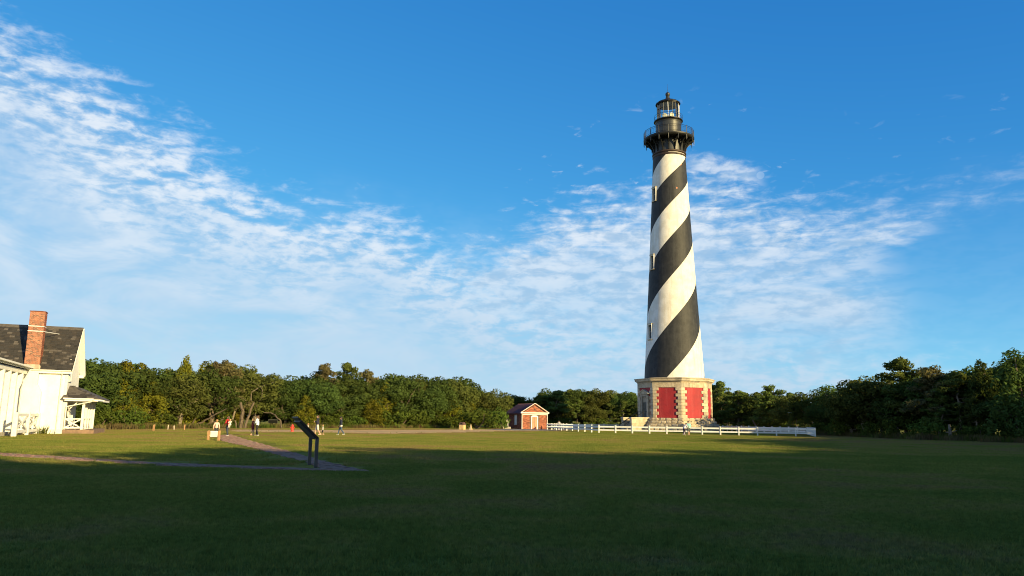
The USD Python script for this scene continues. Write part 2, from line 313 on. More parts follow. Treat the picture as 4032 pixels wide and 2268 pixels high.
def ground_look():
    g = G(); pos = g.add('geometry', 'position')
    big = g.noise(pos, .045, 5, .6, .4); mid = g.noise(pos, .30, 4, .6, .5); fine = g.noise(pos, 5, 4, .7)
    col = g.mix(g.ss(g.m('multiply_add', mid, .5, g.m('multiply', big, .5)), .40, .60), (.22, .225, .052), (.36, .315, .082))
    brown = g.m('multiply_add', mid, .45, g.m('multiply_add', fine, .18, g.m('multiply', big, .55)))
    dry = g.add('attribute', 'fac', {}, attribute='dry')
    col = g.mix(g.ss(g.m('multiply_add', dry, .34, brown), .64, .80), col, (.26, .19, .105))
    col = g.mix(g.ss(g.m('multiply_add', dry, .34, g.m('multiply_add', fine, .25, g.m('multiply', mid, .7))), .78, .92), col, (.40, .30, .18))
    col = g.mix(g.m('multiply', g.ss(fine, .35, .65), .35), col, (.035, .045, .015))
    b = g.add('bump', 'normal', {'height': g.noise(pos, 14, 4, .7)}, strength=1.0, distance=.12)
    return g.build('/World/Looks/lawn_ground', surface=g.add('diffuse_bsdf', 'BSDF', {'color': col, 'normal': b}))
L['ground'] = ground_look()
rng = np.random.default_rng(7)

# ------------------------------------------------------------------ pixel and ground helpers (used once, to read distances off the photograph)
def ray(x, y):
    d = fw * 3028 + rt * (x - 2016) + up * (1134 - y); return d / np.linalg.norm(d)
def gpt(x, y, z=0.0):
    d = ray(x, y); t = (z - EYE) / d[2]; return np.array([d[0] * t, d[1] * t])
def zat(x, y, Y):
    d = ray(x, y); return EYE + d[2] / d[1] * Y
def xat(x, Y): return (x - 2016) / 3028 * Y * .995

# ------------------------------------------------------------------ ground, paths, tracks
PATH_A = [gpt(-60, 1781), gpt(0, 1784.4), gpt(600, 1822), gpt(1190, 1845), gpt(1290, 1848), gpt(1468, 1859), gpt(1190, 1852), gpt(600, 1832.5), gpt(0, 1794.6), gpt(-60, 1791)]
PATH_B = [gpt(851, 1716), gpt(875, 1737.6), gpt(970, 1756.6), gpt(1076, 1786.5), gpt(1206.7, 1821.8), gpt(1262, 1846), gpt(1468, 1858.8), gpt(1378, 1841), gpt(1253, 1811), gpt(1160, 1784), gpt(1060, 1756.6), gpt(970, 1732), gpt(905, 1711)]
poly_paths = Polygon(PATH_A).buffer(0).union(Polygon(PATH_B).buffer(0))
TRACK = [gpt(900, 1692), gpt(1300, 1693), gpt(1700, 1692.5), gpt(2010, 1689), gpt(2290, 1690), gpt(2300, 1694), gpt(2120, 1697), gpt(2010, 1698), gpt(1800, 1703), gpt(1550, 1708), gpt(1300, 1704), gpt(900, 1700)]
poly_track = Polygon([tuple(p) for p in TRACK]).buffer(0)
FL = [(280, 84.), (560, 92.), (1000, 111.), (1400, 125.), (1700, 135.), (2000, 152.), (2300, 160.), (2800, 158.), (3000, 138.), (3200, 112.), (3400, 97.), (3600, 86.), (4032, 76.)]
def edge_depth(px): return float(np.interp(px, [a for a, _ in FL], [b for _, b in FL]))
edge_line = LineString([(xat(px, d), d) for px, d in FL] + [(50, 62), (46, 45), (37, 22), (26, 6), (10, -8), (-14, -22)])
def make_ground():
    xs = np.concatenate([[-2500, -1200, -500, -200, -110], np.arange(-80, 81, 1.6), [110, 200, 500, 1200, 2500]])
    ys = np.concatenate([[-2500, -900, -300, -100, -40], np.arange(-10, 176, 1.6), [220, 400, 900, 2500, 6000]])
    X, Y = np.meshgrid(xs, ys, indexing='ij'); V = np.stack([X.ravel(), Y.ravel(), np.zeros(X.size)], 1)
    nx, ny = X.shape; idx = np.arange(nx * ny).reshape(nx, ny)
    Fq = np.stack([idx[:-1, :-1].ravel(), idx[1:, :-1].ravel(), idx[1:, 1:].ravel(), idx[:-1, 1:].ravel()], 1)
    dry = np.zeros(len(V)); core = np.where((abs(V[:, 0]) < 90) & (V[:, 1] > -15) & (V[:, 1] < 180))[0]
    for i in core:
        p = Point(V[i, 0], V[i, 1]); d = edge_line.distance(p); w = 9 if V[i, 0] > 15 else 12
        dry[i] = max(0, 1 - d / w) if V[i, 1] > 40 else 0
        dry[i] = max(dry[i], .75 * max(0, 1 - poly_track.distance(p) / 5))
        dry[i] = max(dry[i], .55 * max(0, 1 - abs(math.hypot(V[i, 0] + 20, V[i, 1] - 64)) / 10))
        dry[i] = max(dry[i], .50 * max(0, 1 - math.hypot((V[i, 0] + 4) / 5, (V[i, 1] - 13) / 2.4)), .55 * max(0, 1 - math.hypot((V[i, 0] - 6) / 5, (V[i, 1] - 8) / 2.2)), .35 * max(0, 1 - math.hypot((V[i, 0] - 18) / 14, (V[i, 1] - 52) / 4)))
    prim = usdkit.mesh(stage, numbered('/World/lawn'), (V, Fq), L['ground'])
    UsdGeom.PrimvarsAPI(prim).CreatePrimvar('dry', Sdf.ValueTypeNames.FloatArray, 'vertex').Set(Vt.FloatArray.FromNumpy(dry.astype(np.float32)))
    tag(prim.GetPrim(), kind='structure')
make_ground()
def sheet(poly, z, mat, name, jag=.0, step=.8, label=None):
    if jag:
        ring_ = []; ls = LineString(poly.exterior.coords); n = int(ls.length / step)
        for i in range(n):
            p = ls.interpolate(i * step); a = meshkit.fbm(np.array([p.x * .5, p.y * .5, 3.]), 3) - .5; b = meshkit.fbm(np.array([p.x * .5, p.y * .5, 9.]), 3) - .5
            ring_.append((p.x + a * jag, p.y + b * jag))
        poly = Polygon(ring_).buffer(0)
        if poly.geom_type != 'Polygon': poly = max(poly.geoms, key=lambda q: q.area)
    v, f = trimesh.creation.triangulate_polygon(poly, engine='earcut')
    return tag(usdkit.mesh(stage, numbered('/World/' + name), (np.c_[v, np.full(len(v), z)], f), mat).GetPrim(), kind='structure')
sheet(poly_track, .004, L['sand'], 'sand_track', 2.6)
sheet(Polygon([gpt(1880, 1688.5), gpt(2292, 1688.5), gpt(2310, 1693), gpt(2150, 1695.5), gpt(1960, 1694)]), .008, L['asphalt_pad'], 'gravel_pad', 1.6)
def brick_paths():
    pr = tag(UsdGeom.Xform.Define(stage, '/World/brick_path').GetPrim(), kind='structure')
    v, f = trimesh.creation.triangulate_polygon(poly_paths if poly_paths.geom_type == 'Polygon' else max(poly_paths.geoms, key=lambda q: q.area), engine='earcut')
    part(pr, 'path_bed', (np.c_[v, np.full(len(v), .006)], f), L['mortar'])
    cells = []; keep = prep(poly_paths.buffer(-.02))
    d = np.array(PATH_A[5]) - np.array(PATH_A[8]); ang = math.atan2(d[1], d[0]); c, s = math.cos(ang), math.sin(ang); o = np.array(PATH_A[5])
    for i in range(-260, 30):
        for j in range(-20, 560):
            lx, ly = i * .205 + (j % 2) * .10, j * .104
            x, y = o[0] + c * lx - s * ly, o[1] + s * lx + c * ly
            if keep.contains(Point(x, y)): cells.append((x, y))
    cells.sort(key=lambda q: q[0] ** 2 + q[1] ** 2); mats = [L['paver'], L['paver_b'], L['paver_c']]; rest = [[], [], []]
    for k, (x, y) in enumerate(cells):
        t = rng.uniform(-.004, .008); b = trimesh.creation.box((.197, .096, .03)); b.apply_transform(trimesh.transformations.rotation_matrix(ang + rng.normal(0, .012), (0, 0, 1))); b.apply_translation((x, y, .006 + t))
        w = rng.choice(3, p=[.5, .3, .2])
        if k < 290: part(pr, 'paver', b, mats[w])
        else: rest[w].append(b)
    for w in range(3): part(pr, 'pavers', cat(rest[w]), mats[w], kind='stuff')
brick_paths()
# ------------------------------------------------------------------ the lighthouse
LX, LY = 28.12, 133.0
lh = thing('lighthouse', 'tall lighthouse with black and white spiral bands on a red and stone octagonal base', 'lighthouse', (LX, LY, 0), -math.atan2(LX, LY))
zk = np.array([6.0, 10.12, 18.59, 26.3, 33.19, 39.19, 44.31, 49.6]); pk = np.radians([-43.8, 0, 90, 180, 270, 360, 450, 556.0])
def psi(z):
    from scipy.interpolate import PchipInterpolator
    return PchipInterpolator(zk, pk)(z)
Z0, Z1 = 8.78, 48.75
def rad(z):
    t = (z - 9.19) / (49.1 - 9.19); return 5.06 + (2.855 - 5.06) * t - .10 * 4 * t * (1 - t) * .8
win_phi = math.radians(-57)
def stripe(s):
    nz, na = 150, 40; zs = np.linspace(Z0, Z1, nz); ps = psi(zs)
    V = []; 
    for rr in (0.0, -.55):
        for z, p in zip(zs, ps):
            ph = p - (s + 1) * PI / 2 + np.linspace(0, PI / 2, na); r = rad(z) + rr
            V.append(np.stack([r * np.sin(ph), -r * np.cos(ph), np.full(na, z)], 1))
    V = np.vstack(V); o = lambda k, i, j: (k * nz + i) * na + j; Fc = []
    for i in range(nz - 1):
        for j in range(na - 1):
            a, b, c, d = o(0, i, j), o(0, i, j + 1), o(0, i + 1, j + 1), o(0, i + 1, j); Fc += [(a, b, c), (a, c, d)]
            a, b, c, d = o(1, i, j), o(1, i, j + 1), o(1, i + 1, j + 1), o(1, i + 1, j); Fc += [(a, c, b), (a, d, c)]
        for j in (0, na - 1):
            a, b, c, d = o(0, i, j), o(0, i + 1, j), o(1, i + 1, j), o(1, i, j); q = [(a, b, c), (a, c, d)] ; Fc += q if j == 0 else [t[::-1] for t in q]
    for j in range(na - 1):
        for i in (0, nz - 1):
            a, b, c, d = o(0, i, j), o(1, i, j), o(1, i, j + 1), o(0, i, j + 1); q = [(a, b, c), (a, c, d)]; Fc += q if i == 0 else [t[::-1] for t in q]
    man = m3.Manifold(m3.Mesh(V.astype(np.float32), np.array(Fc, np.uint32)))
    for (z, w, h) in WINS:
        x, y = local(win_phi, rad(z)); bx = trimesh.creation.box((w + .02, 2.4, h + .02)); bx = move(turn(bx, win_phi), x, y, z)
        man = man - m3.Manifold(m3.Mesh(bx.vertices.astype(np.float32), bx.faces.astype(np.uint32)))
    return man
WINS = [(16.75, .95, 2.35), (29.0, .95, 2.25), (41.35, .95, 2.15)]
for s in range(4):
    part(lh, ('black_stripe', 'white_stripe')[s % 2], stripe(s), L[('black_stripe', 'white_stripe')[s % 2]], smooth=28)
part(lh, 'inner_shaft', lathe([(0, 8.7), (4.3, 8.7), (2.2, 48.7), (0, 48.7)], 48), L['dark'], 30)
for (z, w, h) in WINS:
    x, y = local(win_phi, rad(z) * math.cos(.12)); place = lambda m: move(turn(m, win_phi), x, y, z)
    fr = [box(-w / 2 - .14, -w / 2, -.16, .5, -h / 2 - .1, h / 2 + .14), box(w / 2, w / 2 + .14, -.16, .5, -h / 2 - .1, h / 2 + .14), box(-w / 2, w / 2, -.163, .5, h / 2, h / 2 + .143)]
    wd = part(lh, 'window', place(cat(fr)), L['white_stripe'])
    part(wd, 'sill', place(box(-w / 2 - .2, w / 2 + .2, -.26, .48, -h / 2 - .26, -h / 2 - .103)), L['granite'])
    part(wd, 'hood', place(box(-w / 2 - .2, w / 2 + .2, -.24, .45, h / 2 + .147, h / 2 + .27)), L['granite'])
    part(wd, 'sash', place(cat([box(-w / 2, -w / 2 + .07, .10, .18, -h / 2, h / 2), box(w / 2 - .07, w / 2, .10, .18, -h / 2, h / 2), box(-w / 2 + .07, w / 2 - .07, .102, .178, -.04, .04)])), L['granite_c'])
    part(wd, 'pane', place(box(-w / 2 + .05, w / 2 - .05, .13, .15, -h / 2, h / 2)), L['pane'])
# octagonal base: vertices at 10 degrees + k * 45, faces between them
VERT = [math.radians(10 + 45 * k) for k in range(8)]; FACE = [math.radians(10 - 22.5 + 45 * k) for k in range(8)]; T8 = math.tan(PI / 8)
def octa(R, z0, z1):
    a = [local(v, R) for v in VERT]; return prism(a, z0, z1)
def AP(R): return R * math.cos(PI / 8)
def face_piece(phi, prof, t0, t1, gap=.008):
    """a stone along one face of the octagon: prof is a closed list of (apothem, z), t0..t1 its share of the face; mitred at the corners"""
    n = len(prof); V = []
    for t, g_ in ((t0, gap if t0 > 0 else 0), (t1, -gap if t1 < 1 else 0)):
        for (a, z) in prof: V.append(((2 * t - 1) * a * T8 + g_, -a, z))
    tri = trimesh.creation.triangulate_polygon(Polygon(prof), engine='earcut')
    pv, pf = tri; order = [int(np.argmin(np.hypot(pv[:, 0] - a, pv[:, 1] - z))) for a, z in prof]; inv = {o: i for i, o in enumerate(order)}
    Fc = []
    for f in pf:
        i, j, k = (inv.get(int(q), 0) for q in f); Fc += [(i, j, k), (n + k, n + j, n + i)]
    for i in range(n):
        j = (i + 1) % n; Fc += [(i, n + i, n + j), (i, n + j, j)]
    m = trimesh.Trimesh(np.array(V), Fc, process=False); trimesh.repair.fix_normals(m)
    return turn(m, phi)
def rock(w, h, d, amp, nx=5, nz=3, draft=.05):
    """a rock-faced stone, front towards -y, its back at y = d"""
    xs, zs = np.linspace(-w / 2, w / 2, nx), np.linspace(0, h, nz); V = []; 
    for z in zs:
        for x in xs:
            edge = (x in (xs[0], xs[-1])) or (z in (zs[0], zs[-1])); V.append((x, draft if edge else -amp * rng.uniform(.1, 1.0), z))
    o = lambda i, j: i * nx + j; Fc = []
    for i in range(nz - 1):
        for j in range(nx - 1):
            a, b, c, e = o(i, j), o(i, j + 1), o(i + 1, j + 1), o(i + 1, j); Fc += [(a, b, c), (a, c, e)] if rng.random() < .5 else [(a, b, e), (b, c, e)]
    m = trimesh.Trimesh(np.array(V), Fc, process=False)
    back = trimesh.creation.box((w, d - draft, h)); back.apply_translation((0, (d + draft) / 2, h / 2))
    return cat([m, back])
stone = lambda: L[('granite', 'granite_b', 'granite_c')[rng.choice(3, p=[.5, .27, .23])]]
RW = 6.32
part(lh, 'base_wall', octa(RW - .10, 2.0, 7.3), L['red_paint'])
part(lh, 'plinth_core', octa(6.55, 0, 2.185), L['mortar'])
for ci, (z0, z1, R) in enumerate([(0, .77, 7.72), (.77, 1.24, 7.36), (1.24, 1.71, 7.03), (1.71, 2.19, 6.72)]):
    for fi, phi in enumerate(FACE):
        half = AP(R) * T8; nb = 5 if ci % 2 else 6; cuts = np.linspace(-half, half, nb + 1); cuts[1:-1] += rng.uniform(-.10, .10, nb - 1) + (.25 if ci % 2 else -.1)
        for a, b in zip(cuts[:-1], cuts[1:]):
            m = move(rock(b - a - .02, z1 - z0 - .015, .62, .055), (a + b) / 2, -AP(R), z0 + .008)
            part(lh, 'plinth_stone', turn(m, phi), stone())
CH = (7.16 - 2.19) / 10
for vi, v in enumerate(VERT):
    for k in range(10):
        lo_, hi_ = 2.19 + k * CH + .014, 2.19 + (k + 1) * CH - .014; long = (k + vi) % 2
        la, lb = (1.02, .66) if long else (.66, 1.02)
        R = RW + .02; c = np.array(local(v, R)); da = np.array([math.cos(v - PI / 8 + PI), math.sin(v - PI / 8 + PI)]); db = np.array([math.cos(v + PI / 8), math.sin(v + PI / 8)])
        def pp(p, q, o=0.0):  # along face a by p, along face b by q
            return tuple(c + da * p + db * q)
        na_ = np.array(local(v - PI / 8, 1.0)); nb_ = np.array(local(v + PI / 8, 1.0)); dep = .22
        A1 = c + da * la; B1 = c + db * lb; bow = .035
        outer = [A1 - na_ * dep, A1, A1 - da * .07 + na_ * bow, c + da * .08 + na_ * bow, c, c + db * .08 + nb_ * bow, B1 - db * .07 + nb_ * bow, B1, B1 - nb_ * dep, c * (1 - dep * 1.08 / np.linalg.norm(c))]
        m = prism([tuple(q) for q in outer], lo_, hi_); part(lh, 'quoin', m, stone())
for phi in FACE:
    cuts = [0, .10, .34, .52, .66, .90, 1.0]
    for a, b in zip(cuts[:-1], cuts[1:]):
        ap = AP(RW + .02) + rng.uniform(-.004, .012); part(lh, 'frieze_stone', face_piece(phi, [(ap - .3, 7.17), (ap, 7.17), (ap, 7.93), (ap - .3, 7.93)], a, b), stone())
    for a, b in ((0, .36), (.36, .67), (.67, 1)):
        q = AP(RW); pr_ = [(q - .3, 7.94), (q + .06, 7.94), (q + .06, 8.04), (q + .16, 8.08), (q + .22, 8.20), (q + .22, 8.235)]
        part(lh, 'cornice_bed_stone', face_piece(phi, pr_ + [(q - .3, 8.235)], a, b), stone())
    for a, b in ((0, .28), (.28, .56), (.56, .8), (.8, 1)):
        q = AP(RW); pr_ = [(q - .3, 8.24), (q + .40, 8.24), (q + .44, 8.50), (q + .54, 8.60), (q + .56, 8.70), (q - .9, 8.86), (q - .9, 8.6)]
        part(lh, 'cornice_stone', face_piece(phi, pr_, a, b), stone())
part(lh, 'base_top', octa(5.8, 7.9, 8.80), L['granite_b'])
# doorway on the left face
dphi = FACE[0] - PI / 4; ap = AP(RW - .10)
def onface(m): return turn(move(m, 0, -ap, 0), dphi)
dr = part(lh, 'doorway', onface(cat([box(-1.05, -.72, -.30, .1, 2.19, 5.72), box(.72, 1.05, -.30, .1, 2.19, 5.72), box(-1.2, 1.2, -.33, .1, 5.72, 6.05)])), L['granite_c'], label='stone doorway with pediment')
part(dr, 'pilaster', onface(box(-1.42, -1.08, -.38, .1, 2.19, 5.75)), L['granite']); part(dr, 'pilaster', onface(box(1.08, 1.42, -.38, .1, 2.19, 5.75)), L['granite'])
part(dr, 'capital', onface(bbox(.46, .5, .22, .04, (-1.25, -.2, 5.62))), L['granite_b']); part(dr, 'capital', onface(bbox(.46, .5, .22, .04, (1.25, -.2, 5.62))), L['granite_b'])
ped = prism([(-1.62, 6.06), (1.62, 6.06), (1.62, 6.16), (0, 6.78), (-1.62, 6.16)], 0, .52); ped.apply_transform(trimesh.transformations.rotation_matrix(PI / 2, (1, 0, 0)))
part(dr, 'pediment', onface(move(ped, 0, .06, 0)), L['granite'])
part(dr, 'pediment_edge', onface(cat([bar((-1.75, -.25, 6.15), (0, -.25, 6.84), .62, .10), bar((1.75, -.25, 6.152), (0, -.25, 6.842), .618, .10)])), L['granite_b'])
part(dr, 'door', onface(box(-.72, .72, -.03, .04, 2.2, 4.75)), L['door']); part(dr, 'transom', onface(box(-.72, .72, -.05, .02, 4.76, 5.70)), L['granite_c'])
for sx_ in (-1, 1):
    for (a, b) in ((2.45, 3.35), (3.5, 4.6)): part(dr, 'door_panel', onface(bbox(.5, .05, b - a, .02, (sx_ * .33, -.045, (a + b) / 2))), L['door'])
# entrance stair between two stone cheek walls
def stair(m): return turn(move(m, 0, -AP(6.3), 0), dphi)
for side in (1, -1):
    x0, x1 = (1.05, 1.75) if side > 0 else (-1.75, -1.05)
    for k, (z0, z1) in enumerate([(0, .62), (.62, 1.28), (1.28, 1.98)]):
        cut = [-3.6, -2.2, -1.0, 0] if k % 2 else [-3.6, -2.75, -1.5, 0]
        for a, b in zip(cut[:-1], cut[1:]): part(lh, 'cheek_stone', stair(box(x0, x1, a + .008, b - .008, z0 + .008, z1 - .008)), stone() if side < 0 else L[('granite_b', 'granite')[rng.integers(2)]])
    part(lh, 'cheek_core', stair(box(x0 + .015, x1 - .015, -3.58, 0, 0, 1.975)), L['mortar_pale'])
    part(lh, 'cheek_cap', stair(bbox(.86, 3.72, .26, .03, ((x0 + x1) / 2, -1.84, 2.112))), L['granite_b'])
    for q in (-.25, .25):
        xx = (x0 + x1) / 2 * .62 + q * .3
        part(lh, 'handrail', stair(cat([rod((xx, -.9, 3.15), (xx, -4.4, 1.0), .035), rod((xx, -.9, 2.1), (xx, -.9, 3.15), .03), rod((xx, -4.4, 0), (xx, -4.4, 1.0), .03), rod((xx, -.9, 3.15), (xx, .2, 3.15), .035)])), L['iron'])
for k in range(11):
    part(lh, 'step', stair(box(-1.045, 1.045, -.95 - .32 * (k + 1), -.95 - .32 * k + .03, 0, 2.05 - .186 * k)), L['granite_c'])
part(lh, 'landing', stair(box(-1.045, 1.045, -.92, .1, 0, 2.19)), L['granite_c'])
# gallery and lantern
part(lh, 'collar', lathe([(2.5, 48.28), (2.86, 48.28), (2.98, 48.42), (2.98, 48.62), (2.86, 48.70), (2.86, 48.84), (3.02, 48.94), (3.02, 49.16), (2.82, 49.28), (2.4, 49.28)], 72), L['rust'], 25)
part(lh, 'upper_shaft', lathe([(0, 49.2), (2.74, 49.2), (2.66, 51.7), (0, 51.7)], 64), L['iron_light'], 30)
def bracket():
    """openwork bracket in the xz plane: curved outer rib, vertical, circles"""
    ms = []; pts = []
    for t in np.linspace(0, 1, 9): pts.append((2.82 + 1.42 * t ** 1.7, 0, 49.3 + 2.32 * t ** .8))
    for a, b in zip(pts[:-1], pts[1:]): ms.append(bar(a, b, .17, .26, (1, 0, 0) if abs(b[2] - a[2]) < .05 else (0, 0, 1)))
    ms.append(box(2.68, 2.84, -.065, .065, 49.25, 51.7)); ms.append(box(2.8, 4.3, -.066, .066, 51.30, 51.52))
    for (cx, cz, r, t) in ((3.18, 51.12, .30, .07), (3.05, 50.42, .17, .055), (3.66, 51.26, .19, .055)):
        tt = trimesh.creation.torus(r, t, major_sections=14, minor_sections=5); tt.apply_transform(trimesh.transformations.rotation_matrix(PI / 2, (1, 0, 0))); ms.append(move(tt, cx, 0, cz))
    return cat(ms)
bk = bracket()
for k in range(16): part(lh, 'bracket', turn(bk, k * PI / 8), L['iron'])
part(lh, 'gallery_deck', lathe([(2.6, 51.50), (4.25, 51.50), (4.42, 51.58), (4.52, 51.74), (4.52, 52.0), (4.42, 52.06), (2.2, 52.08)], 96), L['iron'], 25)
post = cat([rod((4.42, 0, 50.72), (4.42, 0, 51.0), .02, .07), rod((4.42, 0, 51.0), (4.42, 0, 52.1), .075), rod((4.42, 0, 52.1), (4.42, 0, 53.25), .075, .05), rod((4.42, 0, 53.25), (4.42, 0, 53.46), .06, .02)])
for k in range(16): part(lh, 'gallery_post', turn(post, k * PI / 8), L['iron_light'])
for (z, r) in ((53.28, .040), (53.04, .022), (52.22, .026)): part(lh, 'gallery_rail', ring(4.42, z, r, 96), L['iron'])
for k in range(16):
    part(lh, 'baluster_panel', cat(rod((4.42 * math.cos(a), 4.42 * math.sin(a), 52.22), (4.42 * math.cos(a), 4.42 * math.sin(a), 53.04), .011, n=4) for a in k * PI / 8 + np.linspace(0, PI / 8, 13)[1:-1]), L['iron'])
part(lh, 'watch_room', lathe([(0, 52.0), (2.34, 52.0), (2.34, 52.2), (2.28, 52.26), (2.28, 54.9), (2.33, 54.95), (2.33, 55.05), (2.28, 55.1), (2.40, 55.26), (0, 55.26)], 64), L['iron_light'], 25)
for k in range(8): part(lh, 'panel_seam', turn(box(2.27, 2.305, -.04, .04, 52.26, 54.9), k * PI / 4 + .35), L['iron_light'])
part(lh, 'lantern_deck', lathe([(0, 55.25), (2.48, 55.25), (2.60, 55.32), (2.60, 55.46), (2.5, 55.52), (0, 55.52)], 72), L['iron'], 25)
for z in (56.42, 56.0): part(lh, 'lantern_rail', ring(2.52, z, .025, 72), L['iron'])
for k in range(8): part(lh, 'lantern_rail_post', turn(rod((2.52, 0, 55.45), (2.52, 0, 56.44), .022), k * PI / 4 + .2), L['iron'])
R_ = 1.97; NL = 16
for k in range(NL):
    a, b = k * 2 * PI / NL, (k + 1) * 2 * PI / NL; pa, pb = np.array([R_ * math.cos(a), R_ * math.sin(a)]), np.array([R_ * math.cos(b), R_ * math.sin(b)])
    part(lh, 'mullion', rod((*pa, 55.5), (*pa, 58.62), .045, n=6), L['iron_light'] if k % 3 else L['metal_white'])
    for q, (z0, z1) in enumerate(((55.6, 56.55), (56.6, 57.55), (57.6, 58.55))):
        i, o = pa * .985, pb * .985; part(lh, 'lantern_pane', trimesh.Trimesh([(*i, z0), (*o, z0), (*o, z1), (*i, z1)], [(0, 1, 2), (0, 2, 3)], process=False), L['glass'])
    for z in (56.575, 57.575): part(lh, 'glazing_bar', rod((*pa, z), (*pb, z), .022, n=5), L['iron'])
a16 = PI / 16 * 0
part(lh, 'lantern_sill', lathe([(1.85, 55.5), (2.04, 55.5), (2.04, 55.62), (1.85, 55.62)], NL), L['iron'])
part(lh, 'lantern_ceiling', lathe([(0, 58.60), (1.9, 58.50), (1.9, 58.56), (0, 58.75)], NL), L['iron_light'])
part(lh, 'lantern_roof', lathe([(1.9, 58.52), (2.08, 58.52), (2.08, 58.78), (2.24, 58.66), (2.26, 58.78), (1.95, 59.08), (.42, 59.78), (0, 59.8)], NL), L['iron'])
for k in range(NL):
    a = k * 2 * PI / NL; c, s_ = math.cos(a), math.sin(a); part(lh, 'roof_rib', rod((2.22 * c, 2.22 * s_, 58.85), (.42 * c, .42 * s_, 59.80), .035, n=5), L['iron'])
part(lh, 'ventilator_ball', lathe([(0, 59.7), (.46, 59.72), (.40, 60.05), (.30, 60.22), (.34, 60.32)] + [(.43 * math.sin(t), 60.72 - .43 * math.cos(t)) for t in np.linspace(.75, PI - .25, 12)] + [(.08, 61.2), (0, 61.2)], 32), L['iron_light'], 25)
part(lh, 'lightning_rod', rod((0, 0, 61.15), (0, 0, 62.75), .035, .012), L['iron'])
bc = part(lh, 'beacon', cat([rod((0, 0, 55.5), (0, 0, 56.1), .18, n=12), box(-.7, .7, -.06, .06, 56.05, 56.15)]), L['iron'])
for s_ in (-1, 1):
    part(bc, 'lamp_drum', move(turn(cat([rod((0, -.42, 0), (0, .42, 0), .44, n=20), rod((0, -.46, 0), (0, -.42, 0), .36, n=20)]), .25 * s_), s_ * .52, -.1, 56.55), L['lens_white'])
# ------------------------------------------------------------------ trees: a few models of each kind, every tree a thing of its own
tr = np.random.default_rng(11)
def cards(P, Nrm, size, stretch=1.0, r=tr):
    """bent leaf clumps at P (n,3) facing roughly Nrm"""
    n = len(P); N = Nrm + r.normal(0, .55, (n, 3)); N /= np.linalg.norm(N, axis=1, keepdims=True)
    A = np.cross(N, r.normal(0, 1, (n, 3))); A /= np.linalg.norm(A, axis=1, keepdims=True); B = np.cross(N, A)
    s = size * r.uniform(.6, 1.35, (n, 1)); a, b = A * s * stretch, B * s
    V = np.stack([P - a, P - b * .6 + N * s * .22, P + a, P + b * .6 + N * s * .22], 1).reshape(-1, 3)
    i = np.arange(n)[:, None] * 4; F = np.concatenate([i + [0, 1, 3], i + [1, 2, 3]], 1).reshape(-1, 3)
    return V, F
def blob_cards(C, R, per, size, flat=.8, stretch=1.2, bias=None, r=tr):
    """C (k,3) clump centres with radii R; per: cards per unit radius squared"""
    P, N = [], []
    for c, rad_ in zip(C, R):
        k = max(6, int(per * rad_ * rad_)); d = r.normal(0, 1, (k, 3)); d /= np.linalg.norm(d, axis=1, keepdims=True)
        rr = rad_ * r.uniform(.55, 1.0, (k, 1)) ** .6; q = d * rr * np.array([1, 1, flat]); P.append(c + q); N.append(d)
    P, N = np.vstack(P), np.vstack(N); keep = P[:, 2] > .12
    return cards(P[keep], N[keep], size, stretch, r)
def limb(p, q, r0_, r1_, bend=.25, n=5, sides=6):
    p, q = np.array(p, float), np.array(q, float); L_ = np.linalg.norm(q - p); off = tr.normal(0, bend * L_ * .3, 3); pts = []
    for t in np.linspace(0, 1, n): pts.append(p + (q - p) * t + off * math.sin(PI * t) + tr.normal(0, .02 * L_, 3) * (0 < t < 1))
    rr = np.linspace(r0_, r1_, n); return cat(rod(a, b, x, y, n=sides) for a, b, x, y in zip(pts[:-1], pts[1:], rr[:-1], rr[1:]))
def oak(H, R, low=.10, nb=70, lean=0.0):
    C = []; Rr = []
    for _ in range(nb):
        th = tr.uniform(0, 2 * PI); u = tr.uniform(-1.0, 1.0); rr = math.sqrt(max(0, 1 - u * u * .92)); f = tr.uniform(.55, .95)
        z = H * (low + .06) + (H * (1 - low) * .5) * (1 + u * .88 * f); C.append((R * rr * f * math.cos(th) + lean * z * .1, R * rr * f * math.sin(th), z)); Rr.append(tr.uniform(.10, .185) * (H + R) * .62)
    C, Rr = np.array(C), np.array(Rr)
    tm = [limb((0, 0, -.1), (.1 * H * tr.normal(0, .4), .1 * H * tr.normal(0, .4), H * .35), .034 * H, .024 * H)]
    top = tm[0].vertices[-1]
    for i in range(9):
        c = C[tr.integers(nb)]; tm.append(limb(top if i else (0, 0, H * .2), c, .017 * H, .004 * H, .5))
    return blob_cards(C, Rr, 95, .155, .72, 1.3), cat(tm)
def shrub(H, R, nb=26):
    C = []; Rr = []
    for _ in range(nb):
        th = tr.uniform(0, 2 * PI); f = math.sqrt(tr.uniform(0, 1)) * .8; z = H * tr.uniform(.10, .85) * (1 - .45 * f); C.append((R * f * math.cos(th), R * f * math.sin(th), z)); Rr.append(tr.uniform(.22, .36) * H * .8)
    tm = [limb((0, 0, -.1), c, .03 * H, .008 * H) for c in C[:6]]
    return blob_cards(np.array(C), np.array(Rr), 120, .12, .8, 1.3), cat(tm)
def cedar(H, R, nb=75):
    C = []; Rr = []
    for _ in range(nb):
        t = tr.uniform(0, 1) ** .8; rr = R * (1 - t) ** .75 * tr.uniform(.55, 1.0) + .1; th = tr.uniform(0, 2 * PI); C.append((rr * math.cos(th), rr * math.sin(th), .06 * H + .92 * H * t)); Rr.append((.055 + .055 * (1 - t)) * H * tr.uniform(.8, 1.25))
    tm = [limb((0, 0, -.1), (0, 0, H * .96), .022 * H, .004 * H, .05)]
    for c in C[::6]: tm.append(limb((0, 0, max(.3, c[2] - .10 * H)), c, .007 * H, .002 * H, .2))
    return blob_cards(np.array(C), np.array(Rr), 130, .135, 1.25, 1.5), cat(tm)
